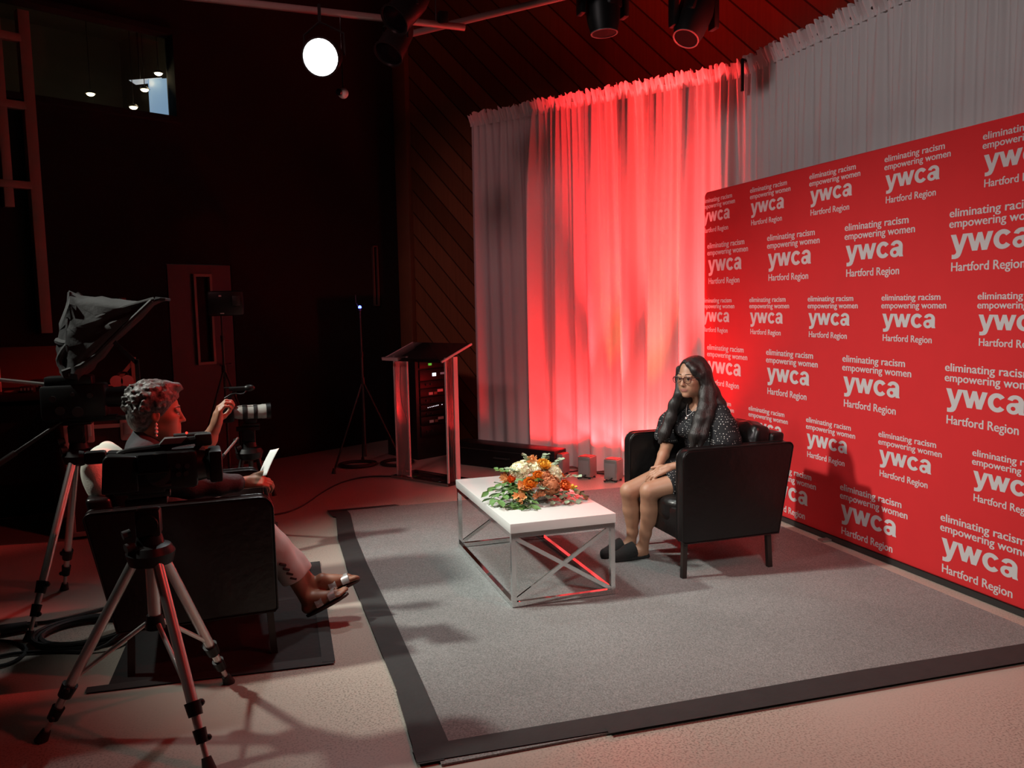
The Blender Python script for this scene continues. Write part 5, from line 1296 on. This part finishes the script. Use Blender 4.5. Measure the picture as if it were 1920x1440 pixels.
t = stand('beacon_stand', 'thin tripod stand topped by a tiny glowing blue light left of the lectern', 'stand', (1.0, 7.82, 0), [(.69, 7.72, 0), (1.34, 7.62, 0), (1.02, 8.2, 0)], .84, 1.50)
m_ = MB(); m_.ball((0, 0, 1.525), .016, 10); m_.build('blue_light', mat('blue_led', (.05, .05, .9), .3, emit=(.06, .09, 1), estr=10), t)
m_ = MB(); m_.cone((0, 0, 1.49), (0, 0, 1.515), .014); m_.bar((-.035, 0, 1.56), (-.035, 0, 1.64), .008); m_.bar((0, 0, 1.51), (-.035, 0, 1.57), .008); m_.build('receiver_clip', DARK_GREY, t)
d = bpy.data.lights.new('blue_glow', 'POINT'); d.energy = .12; d.color = (.1, .15, 1); o = bpy.data.objects.new('blue_glow', d); COL.objects.link(o); o.location = (0, -.03, 1.525); o.parent = t
t = stand('lamp_stand', 'dark studio lamp on a tripod stand in the gloom left of the pale lens camera', 'stand', (-.20, 7.2, 0), [(-.52, 7.05, 0), (.14, 7.0, 0), (-.2, 7.55, 0)], 1.05, 1.5)
m_ = MB(); m_.box((.04, 0, 1.58), (.28, .22, .20), bev=.02); m_.build('lamp_housing', BLACK_METAL, t)
m_ = MB(); m_.box((.12, -.13, 1.60), (.06, .02, .08), bev=.005); m_.build('barn_door', DARK_GREY, t)
m_ = MB(); m_.box((.0, -.115, 1.64), (.02, .01, .012)); m_.box((.01, -.115, 1.50), (.03, .01, .008)); m_.build('label_strip', WHITE_PAINT, t)

# road case at the left
t = thing('road_case', 'tall black road case with metal edges beside the hooded camera', 'case', (-.98, 6.42, 0), R(2))
CW, CD, CH = .46, .55, .985
m_ = MB(); m_.box((0, .0, CH/2+.02), (CW-.01, CD-.01, CH-.02)); m_.build('case_body', mat('black_laminate', (.035, .012, .012), .45, var=.3), t)
EDGE = mat('case_edge_alloy', (.48, .40, .37), .4, metal=.5, var=.1)
for sx in (-1, 1):
    for sy in (-1, 1):
        m_ = MB(); m_.box((sx*(CW/2-.012), sy*(CD/2-.012), CH/2+.02), (.032, .032, CH-.03), bev=.004); m_.build('edge_strip', EDGE, t)
for z in (.04, CH):
    for sy in (-1, 1): m_ = MB(); m_.box((0, sy*(CD/2-.012), z), (CW, .032, .032), bev=.004); m_.build('edge_strip', EDGE, t)
    for sx in (-1, 1): m_ = MB(); m_.box((sx*(CW/2-.012), 0, z), (.032, CD, .032), bev=.004); m_.build('edge_strip', EDGE, t)
for x in (-.09, .155):
    m_ = MB(); m_.prism(rounded(.085, .17, .015), (x-.045, -CD/2-.002, .66), (1, 0, 0), (0, 0, 1), (0, -1, 0), .008, bev=.003); la = m_.build('latch', EDGE, t)
    m_ = MB(); m_.box((x, -CD/2-.012, .745), (.05, .008, .08), bev=.003); m_.build('latch_wing', ALU, la)
m_ = MB(); m_.box((0, -CD/2-.003, .765), (CW-.05, .012, .025)); m_.build('lid_seam', EDGE, t)
for sx in (-1, 1):
    for sy in (-1, 1):
        m_ = MB(); m_.cone((sx*.17-.012, sy*.2, .028), (sx*.17+.012, sy*.2, .028), .027); m_.build('caster', RUBBER, t)

# long black desk against the far left with small gear on it
t = thing('control_desk', 'long black desk of studio gear in the dark at far left', 'desk', (-1.95, 6.75, 0), R(4))
m_ = MB(); m_.box((0, 0, .955), (1.25, .6, .05), bev=.006); m_.build('desk_top', BLACK_PLASTIC, t)
m_ = MB(); m_.box((0, .25, .47), (1.2, .03, .92)); m_.box((-.58, 0, .47), (.03, .55, .92)); m_.box((.58, 0, .47), (.03, .55, .92)); m_.box((0, -.22, .62), (1.14, .02, .55)); m_.build('desk_panel', BLACK_PLASTIC, t)
m_ = MB(); m_.box((.1, .27, 1.135), (1.0, .03, .30)); m_.build('back_board', mat('brown_hardboard', (.15, .07, .05), .6, var=.2), t)
DZ_ = .9802
def small(name, label, cat, x, y, size, m, z=DZ_, grp=None, bev=.004, extra=None):
    t_ = thing(name, label, cat, (x, y, z)); mb_ = MB(); mb_.box((0, 0, size[2]/2), size, bev=bev); mb_.build('body', m, t_)
    if extra: extra(t_)
    if grp: t_['group'] = grp
    return t_
def slots(w, h, y):
    def f(t_):
        mb_ = MB()
        for k in range(4): mb_.box((-w/2+w*(k+.5)/4, y, h*.55), (w*.12, .006, h*.4))
        mb_.build('front_keys', ALU, t_)
    return f
small('upright_card', 'pale card standing upright at the left end of the black desk', 'card', -1.72, 6.72, (.055, .02, .19), mat('pale_card', (.40, .28, .25), .7))
small('paper_pad', 'small white pad lying on the black desk', 'paper', -1.60, 6.62, (.10, .06, .014), PALE_WOOD)
small('switch_box', 'small grey switch box on the black desk, in front of the brown board', 'box', -1.44, 6.72, (.12, .1, .08), DARK_GREY, extra=slots(.12, .08, -.052))
small('key_box', 'low keyed box beside the switch box on the black desk', 'box', -1.50, 6.60, (.09, .06, .045), DARK_GREY, extra=slots(.09, .045, -.032))
t = thing('headphones', 'pair of round red-lit headphone cups on the road case top', 'headphones', (-.86, 6.40, 1.002))
for x in (-.035, .035):
    m_ = MB(); m_.cone((x, -.03, .045), (x, .01, .045), .042, .036, 18); m_.build('ear_cup', mat('pale_ear_cup', (.45, .30, .28), .5), t)
m_ = MB(); m_.tube([(-.035, .0, .07), (-.03, .05, .10), (.03, .05, .10), (.035, .0, .07)], .008, 7, smooth=2); m_.build('head_band', BLACK_PLASTIC, t)
t = thing('desk_bracket', 'small angled bracket standing on the road case under the hood edge', 'bracket', (-.80, 6.55, 1.002))
m_ = MB(); m_.bar((.0, 0, 0), (.0, 0, .20), .03, .03); m_.bar((-.12, 0, .03), (0, 0, .17), .025); m_.box((-.05, 0, .008), (.16, .08, .016)); m_.build('arm', PALE_WOOD, t)
t = thing('wall_box', 'small red-lit wall box above the desk behind the hooded camera', 'box', wall_pt(3.35, 0, 1.50))
m_ = MB(); m_.box(WN*.03+Vector((0, 0, .05)), (.13, .06, .07), wall_box_n, bev=.004); m_.box(WN*.03-WB*-.10+Vector((0, 0, .09)), (.05, .06, .12), wall_box_n, bev=.01); m_.build('body', PALE_WOOD, t)

# cables lying at the left
coil('cable_coil', (-.80, 4.28, 0), .20, 6, .010, 'thick coil of black cable behind the left tripod leg and chair', seed=8, squash=.95)
for k, (pts, lab) in enumerate([([(-1.35, 3.9, .01), (-1.15, 4.15, .01), (-.95, 4.12, .01), (-.72, 4.02, .01), (-.62, 4.1, .06), (-.6, 4.4, .01)], 'loose black cable looping out left in front of the coil'),
        ([(-1.5, 4.4, .01), (-1.2, 4.55, .01), (-1.0, 4.5, .01), (-.8, 4.6, .01), (-.6, 4.72, .01)], 'loose black cable running left behind the coil'),
        ([(-1.42, 4.25, .01), (-1.22, 4.02, .01), (-1.05, 4.0, .01), (-1.02, 4.2, .01), (-1.2, 4.36, .01), (-1.35, 4.3, .01)], 'small loop of black cable at the far left of the coil')]):
    m_ = MB(); m_.tube(pts, .008, 7, smooth=2); tag(m_.build('floor_cable', RUBBER), lab, 'cable')
t = thing('cable_connector', 'black cable connector lying on the floor left of the coil', 'connector', (-1.14, 4.42, 0))
m_ = MB(); m_.cone((-.06, 0, .028), (.05, .02, .028), .027, .022); m_.cone((.05, .02, .028), (.09, .025, .026), .012); m_.build('body', RUBBER, t)

# ------------------------------------------------------------------ lighting grid
def pipe(label, a, b, r=.024):
    a, b = Vector(a), Vector(b); t = thing('lighting_pipe', label, 'pipe', (a+b)/2, 0, 'lighting grid pipes')
    m_ = MB(); m_.cone(a-(a+b)/2, b-(a+b)/2, r, n=14); m_.build('pipe', mat('painted_pipe', (.30, .22, .20), .45, metal=.3, var=.15), t)
    for u in (.12, .85):
        p = a.lerp(b, u)-(a+b)/2; m_ = MB(); m_.cone(p, p+Vector((0, 0, 5.39-(a+b).z/2-p.z)), .006, n=8); m_.build('hanger_rod', BLACK_METAL, t)
    return t
pipe('lit lighting pipe slanting up to the right above the curtain', (1.14, 6.58, 3.57), (3.6, 3.65, 3.57))
pipe('lighting pipe crossing above behind the bright spotlight', (-.9, 5.84, 3.53), (1.58, 5.96, 3.50))
pipe('short lighting pipe end poking out beside the slanting pipe', (1.75, 5.2, 3.62), (2.05, 5.62, 3.62))
m_ = MB(); m_.box((1.42, 5.95, 3.545), (.07, .07, .09), bev=.01); m_.bar((1.42, 5.95, 3.50), (1.42, 6.2, 3.59), .03); tag(m_.build('pipe_clamp', BLACK_METAL), 'black clamp joining the two lighting pipes', 'clamp')
def par_can(label, loc, d, r, ln, lit=False, col=None):
    t = thing('spotlight', label, 'light', loc, 0, 'spotlights on the grid'); D = Vector(d).normalized(); M = D.to_track_quat('Z', 'Y').to_matrix().to_4x4()
    m_ = MB(); m_.lathe([(r*.55, -ln), (r*.85, -ln*.75), (r*.98, -ln*.3), (r*1.02, 0), (r*1.08, .004), (r*1.08, .018), (r*.98, .018), (r*.96, .0)], 28, M); m_.build('housing', col or BLACK_METAL, t)
    m_ = MB(); m_.lathe([(.001, .008), (r*.97, .004), (r*.97, .001), (.001, .001)], 28, M)
    m_.build('lens', mat('lit_lens', (1, 1, 1), .3, emit=(.95, 1, 1), estr=14) if lit else SCREEN_BLACK, t)
    side = Vector((1, 0, 0)); y = []
    for s in (-1, 1): y.append((M @ Vector((s*r*1.15, 0, -ln*.4))))
    top = Vector((0, 0, r*1.9)); m_ = MB(); m_.tube([y[0], y[0]+Vector((0, 0, r*1.2)), top, y[1]+Vector((0, 0, r*1.2)), y[1]], .009, 7); m_.bar(top, top+Vector((0, 0, max(.04, 3.50-loc[2]-top.z))), .02); m_.build('yoke', BLACK_METAL, t)
    return t
par_can('blazing white spotlight with lit lens hanging at upper left', (.545, 5.74, 3.165), (-.42, -1, -.38), .118, .22, True)
spot('spotlight_beam', (.545, 5.70, 3.155), (.5, 3.6, 0.2), 90, (.95, 1, 1), 75, .6, .10)
par_can('dark spotlight hanging just left of the cedar corner post', (1.02, 5.90, 3.27), (-.5, -.35, -.8), .10, .30)
par_can('dark spotlight at the top edge where the pipes cross', (1.02, 5.6, 3.40), (-.62, -.3, -.62), .10, .32)
t = thing('small_lamp', 'small round pale fixture hanging just below the blazing spotlight', 'light', (.70, 5.915, 2.985))
m_ = MB(); m_.ball((0, 0, 0), .036, 14); m_.build('round_housing', WHITE_PAINT, t)
m_ = MB(); m_.cone((-.026, -.022, 0), (-.036, -.032, 0), .022); m_.build('lens', SCREEN_BLACK, t)
m_ = MB(); m_.cone((0, .0, .03), (0, .0, .52), .006); m_.build('stem', BLACK_METAL, t)
# moving heads over the set
def moving_head(label, loc, d, tilt=0):
    t = thing('moving_head_light', label, 'light', loc, 0, 'moving head lights over the set'); M = Vector(d).normalized().to_track_quat('Z', 'Y').to_matrix().to_4x4()
    m_ = MB(); m_.lathe([(.06, -.20), (.10, -.16), (.115, -.05), (.105, .10), (.088, .17), (.084, .172)], 26, M); m_.box(M @ Vector((0, .06, -.05)), (.14, .10, .16), M.to_3x3().to_4x4(), bev=.015); m_.build('head', BLACK_PLASTIC, t)
    m_ = MB(); m_.lathe([(.076, .168), (.088, .172), (.088, .178), (.080, .178), (.076, .168)], 26, M, False); m_.build('lens_rim', mat('rim_grey', (.12, .1, .1), .4), t)
    m_ = MB(); m_.lathe([(.001, .1725), (.078, .1725), (.078, .174), (.001, .174)], 26, M); m_.build('lens', mat('dark_lens', (.003, .003, .003), .6, spec=.1), t)
    m_ = MB()
    for s in (-1, 1): m_.box((s*.15, 0, .10), (.04, .09, .34), bev=.012)
    m_.box((0, 0, .27), (.34, .10, .05), bev=.01); m_.build('yoke', BLACK_PLASTIC, t)
    m_ = MB(); m_.box((0, 0, .345), (.30, .24, .11), bev=.02); m_.cone((0, 0, .40), (0, 0, 5.40-loc[2]), .018); m_.build('base', BLACK_PLASTIC, t)
    return t
moving_head('black moving head light pointing straight down over the curtain', (2.28, 5.12, 3.43), (.03, -.05, -1))
moving_head('black moving head light tilted to the left, right of the other', (2.93, 5.1, 3.40), (-.45, -.2, -.85))
par_can('dark spotlight half cut by the top edge between the pipe and the moving heads', (2.02, 5.0, 3.47), (.1, -.2, -1), .075, .2)
